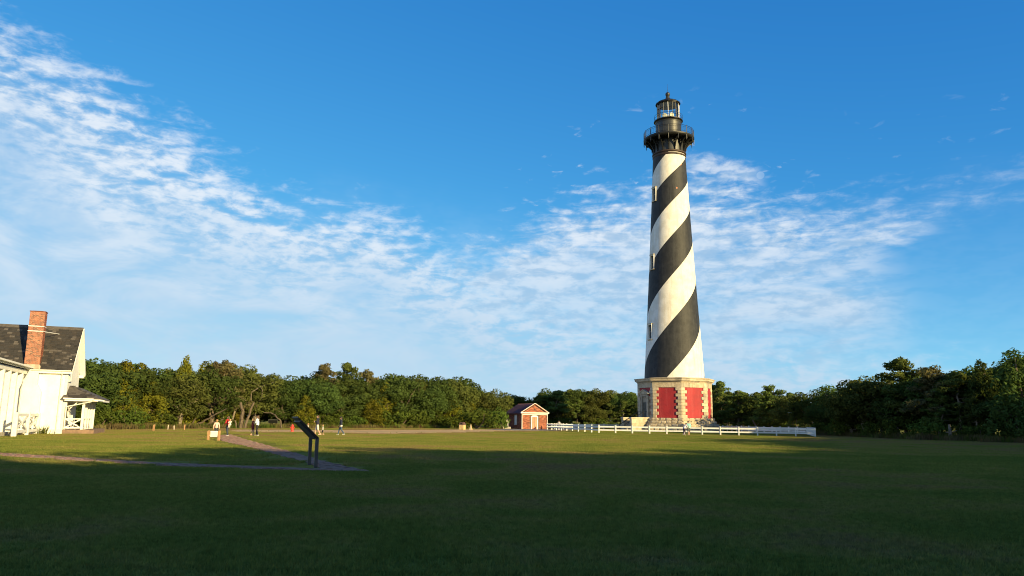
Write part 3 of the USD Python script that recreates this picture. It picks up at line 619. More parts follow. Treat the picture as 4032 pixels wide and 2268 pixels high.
def pine(H, R, nw=9, bare=.30, openness=1.0):
    tm = [limb((0, 0, -.1), (tr.normal(0, .25), tr.normal(0, .25), H), .019 * H, .004 * H, .06, 7)]; C = []; Rr = []; axis = tm[0].vertices
    for w in range(nw):
        t = bare + (1 - bare) * (w + tr.uniform(.1, .9)) / nw; z = H * t; lr = R * (1 - (t - bare) / (1 - bare)) ** .6 + .25
        for b in range(tr.integers(4, 7)):
            th = tr.uniform(0, 2 * PI); l = lr * tr.uniform(.6, 1.05); e = np.array((l * math.cos(th), l * math.sin(th), z + l * tr.uniform(.05, .38)))
            tm.append(limb((0, 0, z), e, .0055 * H, .002 * H, .25, 4, 5))
            for s_ in np.linspace(.5, 1.0, 3): C.append(np.array((0, 0, z)) + (e - np.array((0, 0, z))) * s_ + tr.normal(0, .15, 3)); Rr.append(tr.uniform(.30, .55) * (.7 + .3 * s_) * H / 9)
    C.append((0, 0, H)); Rr.append(.4)
    return blob_cards(np.array(C), np.array(Rr), 250, .11, .75, 2.0), cat(tm)
MODELS = {}
def model(key, kind, geo, leafmat, barkmat):
    cls = stage.CreateClassPrim('/World/Looks/model_' + key)
    x = UsdGeom.Xform.Define(stage, '/World/Looks/model_%s' % key) if False else None
    (V, F), t = geo
    usdkit.mesh(stage, '/World/Looks/model_%s/crown' % key, (V, F), leafmat); usdkit.mesh(stage, '/World/Looks/model_%s/trunk' % key, t, barkmat, 40)
    MODELS.setdefault(kind, []).append((key, float(np.quantile(V[:, 2], .995)), float(np.quantile(np.hypot(V[:, 0], V[:, 1]), .9))))
for i in range(4): model('oak_%d' % i, 'oak', oak(8.6, 4.3, low=.05 + .03 * (i % 2)), LEAF['oak'], L['bark'])
for i in range(2): model('olive_oak_%d' % i, 'olive', oak(8.4, 3.8, low=.06, nb=64), LEAF['olive'], L['bark_pale'])
for i in range(3): model('cedar_%d' % i, 'cedar', cedar(8.6, 2.6), LEAF['cedar'], L['bark'])
for i in range(2): model('dark_cedar_%d' % i, 'dark_cedar', cedar(9.0, 2.8), LEAF['oak'], L['bark'])
for i in range(4): model('pine_%d' % i, 'pine', pine(9.4, 2.9, bare=(.22, .38, .3, .12)[i]), LEAF['pine'], L['bark_pale'])
for i in range(2): model('brown_pine_%d' % i, 'pine_brown', pine(9.2, 2.6, 8, .3), LEAF['pine_brown'], L['bark_pale'])
for i in range(3): model('shrub_%d' % i, 'shrub', shrub(2.6, 1.9), LEAF['shrub'], L['bark'])
NAMES = {'oak': ('oak_tree', 'tree'), 'olive': ('oak_tree', 'tree'), 'cedar': ('cedar_tree', 'tree'), 'dark_cedar': ('cedar_tree', 'tree'), 'pine': ('pine_tree', 'tree'), 'pine_brown': ('pine_tree', 'tree'), 'shrub': ('leafy_shrub', 'shrub')}
def plant(kind, x, y, H, label, group=None, wide=1.12, pick=None, wr=None):
    key, h0, r0_ = MODELS[kind][tr.integers(len(MODELS[kind])) if pick is None else pick]
    sz = H / h0; sx_ = (wr / r0_ if wr else sz ** .75 * wide * tr.uniform(.9, 1.12)); nm, ct = NAMES[kind]
    o = thing(nm, label, ct, (x, y, 0), tr.uniform(0, 2 * PI), group, (sx_, sx_, sz))
    o.GetReferences().AddInternalReference('/World/Looks/model_' + key); o.SetInstanceable(True)
    return o
# the skyline of the photograph, in pixels: what stands at each place along the forest edge
SKY = [(-400, 1400), (200, 1412), (331, 1408), (362, 1406), (433, 1420), (474, 1440), (548, 1441), (610, 1447), (672, 1451), (704, 1440), (766, 1448), (800, 1438), (834, 1419), (881, 1434), (921, 1427), (952, 1434), (985, 1452), (1045, 1465), (1098, 1489), (1145, 1499), (1205, 1488), (1247, 1481), (1282, 1470), (1414, 1485), (1488, 1499), (1516, 1487), (1551, 1481), (1617, 1480), (1676, 1481), (1725, 1495), (1753, 1500), (1799, 1492), (1827, 1509), (1869, 1538), (1900, 1547), (1930, 1557), (1953, 1568), (1980, 1572), (2009, 1562), (2040, 1560), (2088, 1575), (2113, 1560), (2160, 1540), (2230, 1535), (2350, 1540), (2440, 1542), (2500, 1545), (2600, 1545), (2700, 1520), (2808, 1515), (2840, 1524), (2866, 1543), (2965, 1543), (3021, 1541), (3093, 1552), (3128, 1545), (3230, 1543), (3289, 1534), (3323, 1510), (3390, 1496), (3492, 1500), (3614, 1478), (3641, 1493), (3748, 1475), (3803, 1473), (3829, 1452), (3919, 1425), (3951, 1440), (4032, 1400), (4500, 1390)]
def sky_y(px): return float(np.interp(px, [a for a, _ in SKY], [b for _, b in SKY]))
def zone(px):
    for lim, z in ((470, 0), (700, 1), (960, 2), (1240, 3), (1460, 4), (1780, 5), (2000, 6), (2560, 7), (3020, 8), (3300, 9), (3700, 10), (5000, 11)):
        if px < lim: return z
ORD = 'first second third fourth fifth sixth seventh eighth ninth tenth eleventh twelfth thirteenth fourteenth fifteenth sixteenth seventeenth eighteenth nineteenth twentieth'.split()
SERIES = {}
def in_series(o, words, place, x, d):
    SERIES.setdefault((words.replace('dense dark green oak','dark oak').replace('olive green bushy oak','olive oak').replace('yellow green cedar','yellow cedar').replace('green tufted pine','green pine'), place), []).append((x / d, o))
def name_series():
    for (words, place), q in SERIES.items():
        q.sort(key=lambda t: t[0])
        for k, (_, o) in enumerate(q):
            if len(q) == 1: lab = words + ' ' + place
            else: lab = '%s %s from left %s' % (ORD[min(k, 19)], words, place)
            tag(o, lab, None, words + ' ' + place)
ZN = ['behind the house porch', 'behind the wooden posts', 'behind the child in pink', 'left of the tall pines', 'behind the walking man', 'left of the waste bin', 'beside the waste bin', 'behind the brick hut', 'right of the tower base', 'behind the right fence', 'on the shaded right', 'in the dark right corner']
MIX = [dict(oak=1), dict(oak=.45, cedar=.4, olive=.15), dict(cedar=.35, olive=.35, oak=.15, pine_brown=.15), dict(oak=.8, olive=.2), dict(oak=.7, olive=.2, pine=.1), dict(oak=.55, olive=.4, cedar=.05), dict(cedar=.35, olive=.4, oak=.25), dict(pine=.55, oak=.3, olive=.15), dict(pine=.75, oak=.15, olive=.1), dict(pine=.4, oak=.35, olive=.25), dict(olive=.45, oak=.25, pine=.3), dict(oak=.85, pine=.15)]
LOOKS = {'oak': 'dense dark green oak', 'olive': 'olive green bushy oak', 'cedar': 'yellow green cedar', 'pine': 'green tufted pine', 'pine_brown': 'brownish open pine', 'shrub': 'low leafy green shrub'}
ROWS = [(1.8, 4.2, .58, .93, 'in the front row'), (5.2, 4.2, .86, 1.0, 'in the second row'), (8.5, 3.8, .97, 1.02, 'in the back row'), (13.5, 4.5, .80, .97, 'deep in the forest'), (19, 3.6, .45, .75, 'farthest back')]
def row(off, step, lo, hi, words, px0=-260, px1=4330):
    px = px0
    while px < px1:
        d = edge_depth(px) + off + tr.uniform(-.8, .8); x = xat(px, d); z = zone(px); mx = MIX[z]; kinds = list(mx)
        k = kinds[tr.choice(len(kinds), p=np.array([mx[q] for q in kinds]) / sum(mx.values()))]
        H = zat(px, sky_y(px), d) * tr.uniform(lo, hi) * (.68 if off > 10 and 3050 < px < 3650 else 1)
        skip = (999 < px < 1135 and off < 4) or (880 < px < 1000 and off < 2)      # the dark hollow under the trees
        if not skip and math.hypot(x - LX, d - LY) > 13:
            in_series(plant(k, x, d, max(H, 2.5), None), LOOKS[k], words + ', ' + ZN[z], x, d)
        px += step * (1.0 if k in ('oak', 'olive') else .75) * 3028 / d * (1.25 if px > 3000 else 1.0) * tr.uniform(.85, 1.15)
for a in ROWS: row(*a)
# single trees that stand out against the sky
for kind, px, py, off, w, lab, pk_ in [
    ('cedar', 502, 1425, 5, None, 'yellow green cedar tip rising behind the dark oaks by the house', 0), ('cedar', 560, 1437, 6, None, 'smaller yellow green cedar tip just right of the tallest left cedar', 1),
    ('cedar', 732, 1411, 4, 1.7, 'narrow pointed cedar standing up above the trees left of the child in pink', 2), ('pine_brown', 890, 1425, 4, None, 'brownish pine with bare limbs above the leaning trunks', 0),
    ('pine_brown', 1292, 1436, 6, 2.6, 'brown topped pine, first of the tall pines above the treeline', 1), ('pine', 1374, 1431, 6, 2.4, 'bright green pine between two browner ones above the treeline', 0), ('pine_brown', 1448, 1460, 6, 2.3, 'thin see-through pine right of the bright green one', 0),
    ('cedar', 1215, 1560, -1.0, 1.8, 'green young cedar in front of the dark oaks', 0), ('cedar', 1478, 1575, -.5, 2.3, 'bright green cedar in front of the big round oak', 1), ('olive', 1940, 1540, 2, None, 'pale olive tree at the end of the left forest beside the brick hut', 0),
    ('pine', 2130, 1558, 2, None, 'light green pine right behind the brick hut', 1), ('pine', 2205, 1540, 0, 3.0, 'green pine with a bare trunk behind the person in white', 1),
    ('pine', 2835, 1503, 2, 2.6, 'spiky pine peeking out right of the tower base', 0), ('pine', 2910, 1542, 0, 3.4, 'full bright green pine right of the tower base', 3), ('pine', 3044, 1521, 3, 3.0, 'round topped pine above the fence posts', 3),
    ('pine', 3556, 1414, 4, 3.1, 'tallest pine on the right, its top open against the sky', 2), ('pine_brown', 3690, 1446, 3, 2.8, 'brown tufted pine right of the tallest pine', 1), ('pine', 3775, 1466, 3, 2.8, 'flat topped pine near the right corner', 1),
    ('dark_cedar', 3880, 1428, 2, 2.2, 'ragged dark cedar near the right edge', 0), ('dark_cedar', 4010, 1385, 0, 2.8, 'dark tall cedar at the right edge of the picture', 2), ('olive', 3400, 1493, 1, 4.2, 'spreading olive oak with pale twisted limbs on the right', 1)]:
    d = edge_depth(px) + off; plant(kind, xat(px, d), d, zat(px, py, d), lab, None, pick=pk_ % len(MODELS[kind]), wr=w)
# low shrubs along the foot of the trees
px = 130
while px < 4250:
    d = edge_depth(px) + tr.uniform(-.9, .3); z = zone(px); x = xat(px, d)
    if not (700 < px < 870 or 960 < px < 1150 or 1830 < px < 1900 or 1990 < px < 2170) and math.hypot(x - LX, d - LY) > 12:
        in_series(plant('shrub', x, d, tr.uniform(1.2, 2.9) * (1.25 if 1200 < px < 1950 else .9), None), 'low shrub', 'under the trees ' + ZN[z], x, d)
    px += tr.uniform(2.0, 3.6) * 3028 / d
name_series()
plant('shrub', *[(lambda d: (xat(1885, d), d))(128)][0], 3.4, 'big dark bush between the waste bin and the brick hut', wr=3.2)
plant('shrub', *[(lambda d: (xat(1968, d), d))(134)][0], 3.6, 'sunlit yellowish bush beside the small white sign', wr=1.7)
plant('shrub', *[(lambda d: (xat(2505, d), d))(143)][0], 4.0, 'dark bush behind the stair of the tower', wr=2.0)
# trees standing beside and behind the photographer, whose shade lies on the lawn
SH = [(70, 92, 7.6), (66, 82, 8.0), (62, 73, 8.3), (58, 64, 9.6), (64, 66, 9.8), (70, 62, 10.5), (66, 56, 10.5), (55, 56, 10.5), (52, 49, 10.5), (49, 42, 11), (46, 35, 10), (43, 29, 11), (40, 23, 10), (36, 17, 10.5), (31, 12, 10), (26, 6, 12.2), (20, 0, 12.2), (14, -5, 12.4), (8, -10, 12.6), (1, -13, 12.6), (-7, -17, 12.6), (-16, -21, 12.6)]
for j, (x, y, h) in enumerate(SH):
    for q in range(3 if y < 60 else 1):
        plant(('oak', 'olive', 'oak')[q], x + q * 4.2 + tr.uniform(-1.5, 1.5), y - q * 4.5 + tr.uniform(-1.5, 1.5), h * tr.uniform(.78, 1.10) * (.88, 1, 1.04)[q], 'tall oak outside the picture whose shade covers the lawn', 'oaks whose shade covers the lawn', wide=1.15)
# leaning bare trunks, forked trunks and the arching branch at the hollow
def bare(name, label, segs, mat, at, cat_='tree'):
    t = thing(name, label, cat_, (at[0], at[1], 0)); part(t, 'trunk', segs[0], mat, 40)
    for s_ in segs[1:]: part(t, 'branch', s_, mat, 40)
def P3(px, py, d): return np.array((xat(px, d), d, zat(px, py, d)))
def rel(px, py, d, o): return P3(px, py, d) - np.array([o[0], o[1], 0])
for k, (pts, rr) in enumerate([([(768, 1687), (800, 1668), (850, 1640), (905, 1610)], .16), ([(772, 1688), (815, 1674), (860, 1662), (900, 1650)], .11), ([(780, 1690), (830, 1680), (885, 1668)], .09), ([(765, 1688), (782, 1660), (790, 1648)], .12)]):
    d0 = edge_depth(800) - .6 + k * .3; o = P3(*pts[0], d0); o[2] = 0
    segs = [limb(rel(*a, d0, o) * (1, 1, 1), rel(*b, d0 - .2, o), rr * (1 - .2 * i), rr * (.8 - .2 * i), .2) for i, (a, b) in enumerate(zip(pts[:-1], pts[1:]))]
    bare('leaning_tree', ('thick bare trunk leaning right under the yellow cedars', 'thin bare trunk leaning right below the thick one', 'lowest bare branch sweeping along the ground under the cedars', 'short steep bare trunk left of the leaning trunks')[k], [cat(segs[:2])] + segs[2:], L['bark'], o)
for k, (pts, rr) in enumerate([([(966, 1680), (968, 1650), (972, 1618), (960, 1585)], .30), ([(983, 1678), (990, 1655), (1000, 1620), (1012, 1585)], .20), ([(950, 1682), (948, 1668), (942, 1655)], .11)]):
    d0 = 104.; o = P3(*pts[0], d0); o[2] = 0
    segs = [limb(rel(*a, d0, o) if i else np.array([0, 0, -.1]), rel(*b, d0, o), rr * (1 - .15 * i), rr * (.85 - .15 * i), .1) for i, (a, b) in enumerate(zip(pts[:-1], pts[1:]))]
    bare('forked_tree', ('thick straight pale trunk behind the woman in red', 'slanting pale trunk left of the girl in the dark dress', 'short crooked stump between the red top and the pale trunk')[k], [cat(segs)], L['bark'], o)
d0 = 109.; o = P3(1128, 1684, d0); o[2] = 0
bare('arching_tree', 'pale branch arching over the dark hollow under the trees', [cat([limb([0, 0, -.1], rel(1120, 1655, d0, o), .12, .10, .2), limb(rel(1120, 1655, d0, o), rel(1098, 1634, d0, o), .10, .08), limb(rel(1098, 1634, d0, o), rel(1052, 1625, d0, o), .085, .05)])], L['bark'], o)
for k, (px, base, top) in enumerate([(3356, 1718, 1668), (3722, 1731, 1672), (2990, 1690, 1652)]):
    d0 = edge_depth(px) - 1.2; o = P3(px, base, d0); o[2] = 0
    bare('bare_tree', ('leaning bare trunk with one side branch in the shade on the right', 'straight pale trunk in the darkest part of the right forest', 'thin forked dead trunk behind the fence right of the tower')[k], [limb([0, 0, -.1], rel(px - (30 if k != 1 else -6), top, d0, o), .20, .12, .15), limb(rel(px - 10, (base + top) / 2, d0, o), rel(px + 34, (base + top) / 2 - 8, d0, o), .07, .03, .3)], L['bark_pale'], o)
# ragged brush on the ground under the forest edge
def tuft(n, h, spread, r=tr):
    V, Fc = [], []
    for i in range(n):
        a = r.uniform(0, 2 * PI); p = np.array([r.normal(0, spread), r.normal(0, spread), 0]); hh = h * r.uniform(.5, 1.2); l = r.uniform(.1, .5) * hh; w = h * .045
        t = p + np.array([l * math.cos(a), l * math.sin(a), hh]); s_ = np.array([-math.sin(a), math.cos(a), 0]) * w
        V += [p - s_, p + s_, (p + t) / 2 + s_ * .8 + (0, 0, hh * .1), t]; k = 4 * i; Fc += [(k, k + 1, k + 2), (k, k + 2, k + 3)]
    return np.array(V), np.array(Fc)
def instancer(path, protos, mats, pos, idx, rot, scl, label=None, cat_=None):
    pi = UsdGeom.PointInstancer.Define(stage, path); rel_ = pi.CreatePrototypesRel()
    for k, (p, m) in enumerate(zip(protos, mats)):
        q = '%s/model_%d' % (path, k); usdkit.mesh(stage, q, p, m); rel_.AddTarget(q)
    pi.CreatePositionsAttr(Vt.Vec3fArray.FromNumpy(np.asarray(pos, np.float32))); pi.CreateProtoIndicesAttr(Vt.IntArray.FromNumpy(np.asarray(idx, np.int32)))
    h = np.asarray(rot) / 2; pi.CreateOrientationsAttr(Vt.QuathArray([Gf.Quath(float(math.cos(a)), 0, 0, float(math.sin(a))) for a in h]))
    pi.CreateScalesAttr(Vt.Vec3fArray.FromNumpy(np.asarray(scl, np.float32)))
    return tag(pi.GetPrim(), label, cat_, None, 'stuff')
# ------------------------------------------------------------------ the lawn's grass
def patch(size, n, h, r):
    P = np.c_[r.uniform(-size / 2, size / 2, (n, 2)), np.zeros(n)]; a = r.uniform(0, 2 * PI, n); hh = h * r.uniform(.45, 1.25, n); lean = hh * r.uniform(.15, .9, n); w = r.uniform(.0035, .0075, n) * (h / .06)
    s_ = np.c_[-np.sin(a), np.cos(a), np.zeros(n)] * w[:, None]; t = P + np.c_[lean * np.cos(a), lean * np.sin(a), hh]; mid = P + (t - P) * .55 + np.c_[np.zeros((n, 2)), hh * .12]
    V = np.stack([P - s_, P + s_, mid + s_ * .8, mid - s_ * .8, t], 1).reshape(-1, 3); i = np.arange(n)[:, None] * 5
    return V, np.concatenate([i + [0, 1, 2], i + [0, 2, 3], i + [3, 2, 4]], 1).reshape(-1, 3)
gr = np.random.default_rng(5)
# near: small fine patches; far: larger coarser ones
def lawn(name, size, protos, mats, dmin, dmax, xmax, dry=False):
    pos, idx, rot, scl = [], [], [], []; no = prep(poly_paths.buffer(size * .62)); no2 = prep(poly_track)
    for x in np.arange(-70, 70, size):
        for y in np.arange(2, 175, size):
            d = math.hypot(x, y)
            if not (dmin <= d < dmax) or abs(x) > y * .72 + 3: continue
            p = Point(x, y)
            if no.contains(p) or no2.contains(p): continue
            if math.hypot(x - LX, y - LY) < 8.4 or in_house(x, y): continue
            q = edge_line.distance(p)
            if q < 1.5 and y > 60: continue
            pos.append((x + gr.uniform(-.1, .1) * size, y + gr.uniform(-.1, .1) * size, 0)); dryp = meshkit.fbm(np.array([x * .09, y * .13, 1.]), 3); w = gr.random() < max(0, (1.15 - q / 13 if y > 40 else 0), .9 - p.distance(poly_track) / 9, .8 - math.hypot(x + 22, y - 64) / 12)
            idx.append((len(protos) // 2) * int(w) + gr.integers(len(protos) // 2)); rot.append(gr.integers(4) * PI / 2); k = gr.uniform(.75, 1.15); scl.append((1, 1, k * (.75 if w else 1)))
    instancer('/World/' + name, protos, mats, pos, idx, rot, scl)
HK = np.array([-36.4, 63.6]); HA = math.radians(21); HU, HV = np.array([math.cos(HA), math.sin(HA)]), np.array([-math.sin(HA), math.cos(HA)])
def in_house(x, y):
    q = np.array([x, y]) - HK; u, v = q @ HU, q @ HV; return u < 2.6 and -.9 < v < 8 or u < -1.2 and v < 0
pr1 = [patch(1.3, 3300, .055, gr) for _ in range(3)]; pr1 += [patch(1.3, 3000, .05, gr) for _ in range(3)]
lawn('near_grass', 1.0, pr1, [L['grass']] * 3 + [L['dry_grass']] * 3, 5.0, 30, 60)
pr2 = [patch(2.0, 2500, .06, gr) for _ in range(3)] + [patch(2.0, 2300, .055, gr) for _ in range(3)]
lawn('far_grass', 1.6, pr2, [L['grass']] * 3 + [L['dry_grass']] * 3, 30, 150, 80)
# tall weeds and dry brush at the forest edge
pos, idx, rot, scl = [], [], [], []
for px in np.arange(420, 4100, 5.0):
    if 1780 < px < 2330: continue
    for _ in range(2):
        d = edge_depth(px) + tr.normal(-1.6, 1.1); x = xat(px + tr.uniform(-4, 4), d)
        if math.hypot(x - LX, d - LY) < 9 or in_house(x, d): continue
        pos.append((x, d, 0)); idx.append(int(tr.random() < .6) * 2 + tr.integers(2)); rot.append(tr.uniform(0, 6.28)); k = tr.uniform(.5, 1.3); scl.append((k, k, k))
instancer('/World/dry_brush', [tuft(70, .55, .35) for _ in range(4)], [LEAF['shrub']] * 2 + [LEAF['dry']] * 2, pos, idx, rot, scl, 'dry brown and green brush along the foot of the forest', 'brush')

# taller stalks and weeds scattered over the lawn
pos, idx, rot, scl = [], [], [], []
while len(pos) < 1500:
    y = 26 + 64 * gr.random() ** 1.6; x = gr.uniform(-.72, .72) * y
    if meshkit.fbm(np.array([x * .12, y * .12, 5.]), 3) < gr.uniform(.35, .62) or in_house(x, y) or poly_paths.distance(Point(x, y)) < .15: continue
    pos.append((x, y, 0)); idx.append(gr.integers(3)); rot.append(gr.uniform(0, 6.28)); k = gr.uniform(.35, .95); scl.append((k, k, k * gr.uniform(.6, 1.3)))
instancer('/World/grass_tufts', [tuft(22, .15, .05, gr), tuft(9, .24, .03, gr), tuft(30, .11, .08, gr)], [L['grass']] * 3, pos, idx, rot, scl, 'taller tufts and dry stalks standing out of the mown lawn', 'grass')
# ------------------------------------------------------------------ the keepers' house on the left (x along its long wall, y into depth)
hs = thing('keepers_house', 'white two storey house with dark shingle roof and tall brick chimney at the left edge', 'house', (HK[0], HK[1], 0), HA)
def extr_u(poly, u0, u1):
    """poly in (v, z), extruded along u"""
    m = trimesh.creation.extrude_polygon(Polygon(poly), u1 - u0, engine='earcut'); v = m.vertices.copy(); m.vertices = np.c_[v[:, 2] + u0, v[:, 0], v[:, 1]]; return m
def extr_v(poly, v0, v1):
    """poly in (u, z), extruded along v"""
    m = trimesh.creation.extrude_polygon(Polygon(poly), v1 - v0, engine='earcut'); v = m.vertices.copy(); m.vertices = np.c_[v[:, 0], v[:, 2] + v0, v[:, 1]]; m.invert(); return m
SL = 3.8 / 3.3
wl = part(hs, 'wall', extr_u([(0, -.1), (5.8, -.1), (5.8, 5.30), (2.9, 8.62), (0, 5.30)], -15, 0), L['white'])
part(hs, 'foundation', box(-15.02, .03, -.035, 5.83, -.1, .38), L['white_trim'])
def roofz(v): return 5.15 + (v + .4) * SL
rf = part(hs, 'roof', extr_u([(-.40, 5.15), (2.9, 8.95), (6.2, 5.15), (6.1, 5.03), (2.9, 8.72), (-.30, 5.03)], -15.3, .33), L['shingle_c'])
S_ = math.hypot(3.3, 3.8); nrow = 24; ex = S_ / nrow; shm = [L['shingle'], L['shingle_b'], L['shingle_c'], L['shingle_d']]; cnt = 0; rest = {}
sh = []
for side in (0, 1):
    for i in range(nrow):
        u = .33 - rng.uniform(0, .15)
        while u > (-6.6 if side == 0 else -3.5):
            w = rng.uniform(.24, .42); sh.append((side, i, u - w, u)); u -= w + .012
sh.sort(key=lambda q: (q[0], -q[3]))
for (side, i, a, b) in sh:
    s0, s1 = i * ex - .02, (i + 1) * ex + .05; f = lambda s: (-.40 + s * 3.3 / S_, 5.15 + s * 3.8 / S_); n_ = (-3.8 / S_, 3.3 / S_); t = rng.uniform(.016, .030)
    p0, p1 = f(s0), f(min(s1, S_)); q = [p0, p1, (p1[0] + n_[0] * .008, p1[1] + n_[1] * .008), (p0[0] + n_[0] * t, p0[1] + n_[1] * t)]
    if side: q = [(5.8 - v, z) for v, z in q][::-1]
    if side == 0 and -3.20 < (a + b) / 2 < -2.06 and i < 6: continue
    m = extr_u(q, a, b); k = rng.choice(4, p=[.42, .30, .16, .12])
    if cnt < 292 and side == 0: part(rf, 'shingle', m, shm[k]); cnt += 1
    else: rest.setdefault(k, []).append(m)
for k, ms in rest.items(): part(rf, 'shingles', cat(ms), shm[k], kind='stuff')
part(rf, 'ridge_cap', extr_u([(2.72, 8.77), (2.9, 8.985), (3.08, 8.77), (3.08, 8.80), (2.9, 9.02), (2.72, 8.80)], -15.3, .34), L['shingle_d'])
part(hs, 'bargeboard', cat([bar((.35, -.40, 5.03), (.35, 2.9, 8.82), .05, .12), bar((.372, 6.22, 5.03), (.372, 2.9, 8.85), .07, .24)]), L['white_trim'])
part(hs, 'gable_soffit', cat([bar((.17, -.36, 4.93), (.17, 2.88, 8.62), .33, .03), bar((.172, 6.14, 4.92), (.172, 2.92, 8.63), .33, .03)]), L['white_trim'])
part(hs, 'eave_return', box(.005, .33, 5.65, 6.2, 4.78, 5.02), L['white_trim'])
part(hs, 'fascia', box(-15.3, .33, -.36, -.31, 4.86, 5.04), L['white_trim']); part(hs, 'soffit', box(-15.3, .3, -.305, -.003, 4.86, 4.90), L['white_trim'])
gut = [(.07 * math.cos(a), .07 * math.sin(a)) for a in np.linspace(PI, 2 * PI, 8)]
part(hs, 'gutter', extr_u([(-.43 + x, 5.10 + z) for x, z in gut] + [(-.36, 5.13), (-.50, 5.13)], -15.3, .25), L['white_trim'])
part(hs, 'corner_board', cat([box(-.16, .025, -.028, -.002, .38, 5.0), box(.002, .027, 0, .16, .38, 5.2)]), L['white_trim'])
part(hs, 'downpipe', cat([rod((-.42, -.40, 5.06), (-.42, -.09, 4.72), .05), rod((-.42, -.09, 4.72), (-.42, -.09, .35), .05), rod((-.42, -.09, .36), (-.42, -.30, .12), .05)]), L['white_trim'])
for z in (1.4, 3.0, 4.4): part(hs, 'pipe_strap', box(-.49, -.35, -.15, -.005, z, z + .04), L['white_trim'])
part(hs, 'chimney_breast', extr_v([(-3.6, 0), (-1.72, 0), (-1.72, 3.35), (-2.06, 3.95), (-2.06, 4.86), (-3.25, 4.86), (-3.25, 3.95), (-3.6, 3.35)], -.34, -.002), L['white'])
ch = part(hs, 'chimney', box(-3.16, -2.10, -.235, .67, 4.95, 9.85), L['mortar_pale']); bmats = [L['brick'], L['brick_b'], L['brick_c']]
nrows = 57; hh_ = (9.86 - 5.55) / nrows; cnt = 0; rest = [[], [], []]
for i in range(nrows):
    z = 5.55 + i * hh_; off = .107 * (i % 2); us = [-3.17 + q * .2145 - off for q in range(6)]
    for a in us:
        x0, x1 = max(a, -3.17), min(a + .205, -2.09)
        if x1 - x0 < .05: continue
        b = box(x0 + .004, x1 - .004, -.245 - rng.uniform(0, .008), -.20, z + .006, z + hh_ - .010); k = rng.choice(3, p=[.40, .36, .24])
        if cnt < 295: part(ch, 'brick', b, bmats[k]); cnt += 1
        else: rest[k].append(b)
    for q in range(5):
        y0, y1 = max(-.198, -.245 + q * .2 - off), min(.68, -.245 + q * .2 + .19 - off)
        if y1 - y0 < .05: continue
        rest[rng.choice(3, p=[.45, .40, .15])].append(box(-2.14, -2.09 + rng.uniform(0, .006), y0, y1, z + .004, z + hh_ - .006))
        rest[rng.choice(3, p=[.45, .40, .15])].append(box(-3.17 - rng.uniform(0, .006), -3.12, y0, y1, z + .004, z + hh_ - .006))
for k in range(3): part(ch, 'bricks', cat(rest[k]), bmats[k], kind='stuff')
part(ch, 'crown', cat([box(-3.20, -2.06, -.28, .71, 9.83, 9.90), box(-3.0, -2.26, -.08, .51, 9.90, 9.93)]), L['brick_c'])
for z in (8.62, 8.22): part(ch, 'strap', cat([box(-3.19, -2.07, -.268, -.256, z, z + .055), box(-2.078, -2.066, -.268, .69, z, z + .055), box(-3.194, -3.182, -.268, .69, z, z + .055)]), L['metal_white'])
part(ch, 'brace', rod((-2.07, .1, 8.25), (-1.35, 2.25, 8.30), .025), L['metal_white'])
part(ch, 'flashing', extr_v([(-3.28, 5.18), (-1.98, 5.18), (-1.98, 5.42), (-2.085, 5.54), (-3.175, 5.54), (-3.28, 5.42)], -.40, -.252), L['wood_grey'])
wn = part(hs, 'window', cat([box(.004, .06, .35, .48, 4.35, 6.1), box(.004, .06, 1.32, 1.45, 4.35, 6.1), box(.004, .062, .48, 1.32, 5.98, 6.12)]), L['white_trim'], label='small window high in the gable wall'); part(wn, 'sill', box(.004, .12, .28, 1.52, 4.24, 4.345), L['white_trim']); part(wn, 'blind', box(.006, .02, .48, 1.32, 4.35, 5.98), L['metal_white'])
# side porch with hipped roof
tone_slab = look('porch_floor', (.24, .155, .11), (.17, .115, .085), 3, .9, .4, 10)
part(hs, 'porch_slab', box(.03, 2.30, -.12, 7.0, 0, .355), tone_slab, label='brown brick porch floor')
pr = part(hs, 'porch_roof', trimesh.convex.convex_hull(np.array([(-.22, -.42, 2.82), (2.45, -.42, 2.82), (2.45, 7.4, 2.82), (0, 7.4, 2.82), (.0, 1.25, 3.93), (.0, 6.0, 3.93), (-.22, -.42, 2.90), (2.45, -.42, 2.90), (2.45, 7.4, 2.90), (0, 7.4, 2.90), (.3, 1.45, 3.90), (.3, 5.8, 3.90)])), L['shingle_d'], label='hipped brown shingle porch roof')
for (rr_, n0) in ((np.linspace(.04, .93, 9), 0),):
    for t in rr_:   # courses of shingles on the front hip slope
        z = 2.905 + t * 1.0; v = -.42 + t * 1.70; u1 = 2.45 - t * 2.15; u = -.2 * (1 - t)
        while u < u1 - .1:
            w = min(rng.uniform(.3, .5), u1 - u); part(pr, 'shingle', bar((u + w / 2, v - .02, z - .005), (u + w / 2, v + .19, z + .108), w - .012, .022), shm[rng.choice(4, p=[.25, .3, .05, .4])]); u += w
part(hs, 'porch_beam', cat([box(0, 2.42, -.40, -.36, 2.66, 2.815), box(2.38, 2.42, -.36, 7.3, 2.662, 2.813), box(0, 1.45, .06, .22, 2.56, 2.80), box(1.27, 1.43, .22, 7, 2.562, 2.802)]), L['white_trim'])
part(hs, 'porch_gutter', bar((-.1, -.45, 2.86), (2.1, -.45, 2.83), .12, .11), L['white_trim'])
for k in range(9): part(hs, 'rafter_tail', box(2.36, 2.56, -.3 + k * .34, -.22 + k * .34, 2.72, 2.82), L['white_trim'])
for v in (.14, 1.72, 3.05, 4.6, 6.2): part(hs, 'porch_column', bbox(.20, .20, 2.22, .015, (1.35, v, .36 + 1.11)), L['white_trim'])
part(hs, 'porch_half_column', box(.03, .14, .05, .22, .36, 2.56), L['white_trim'])
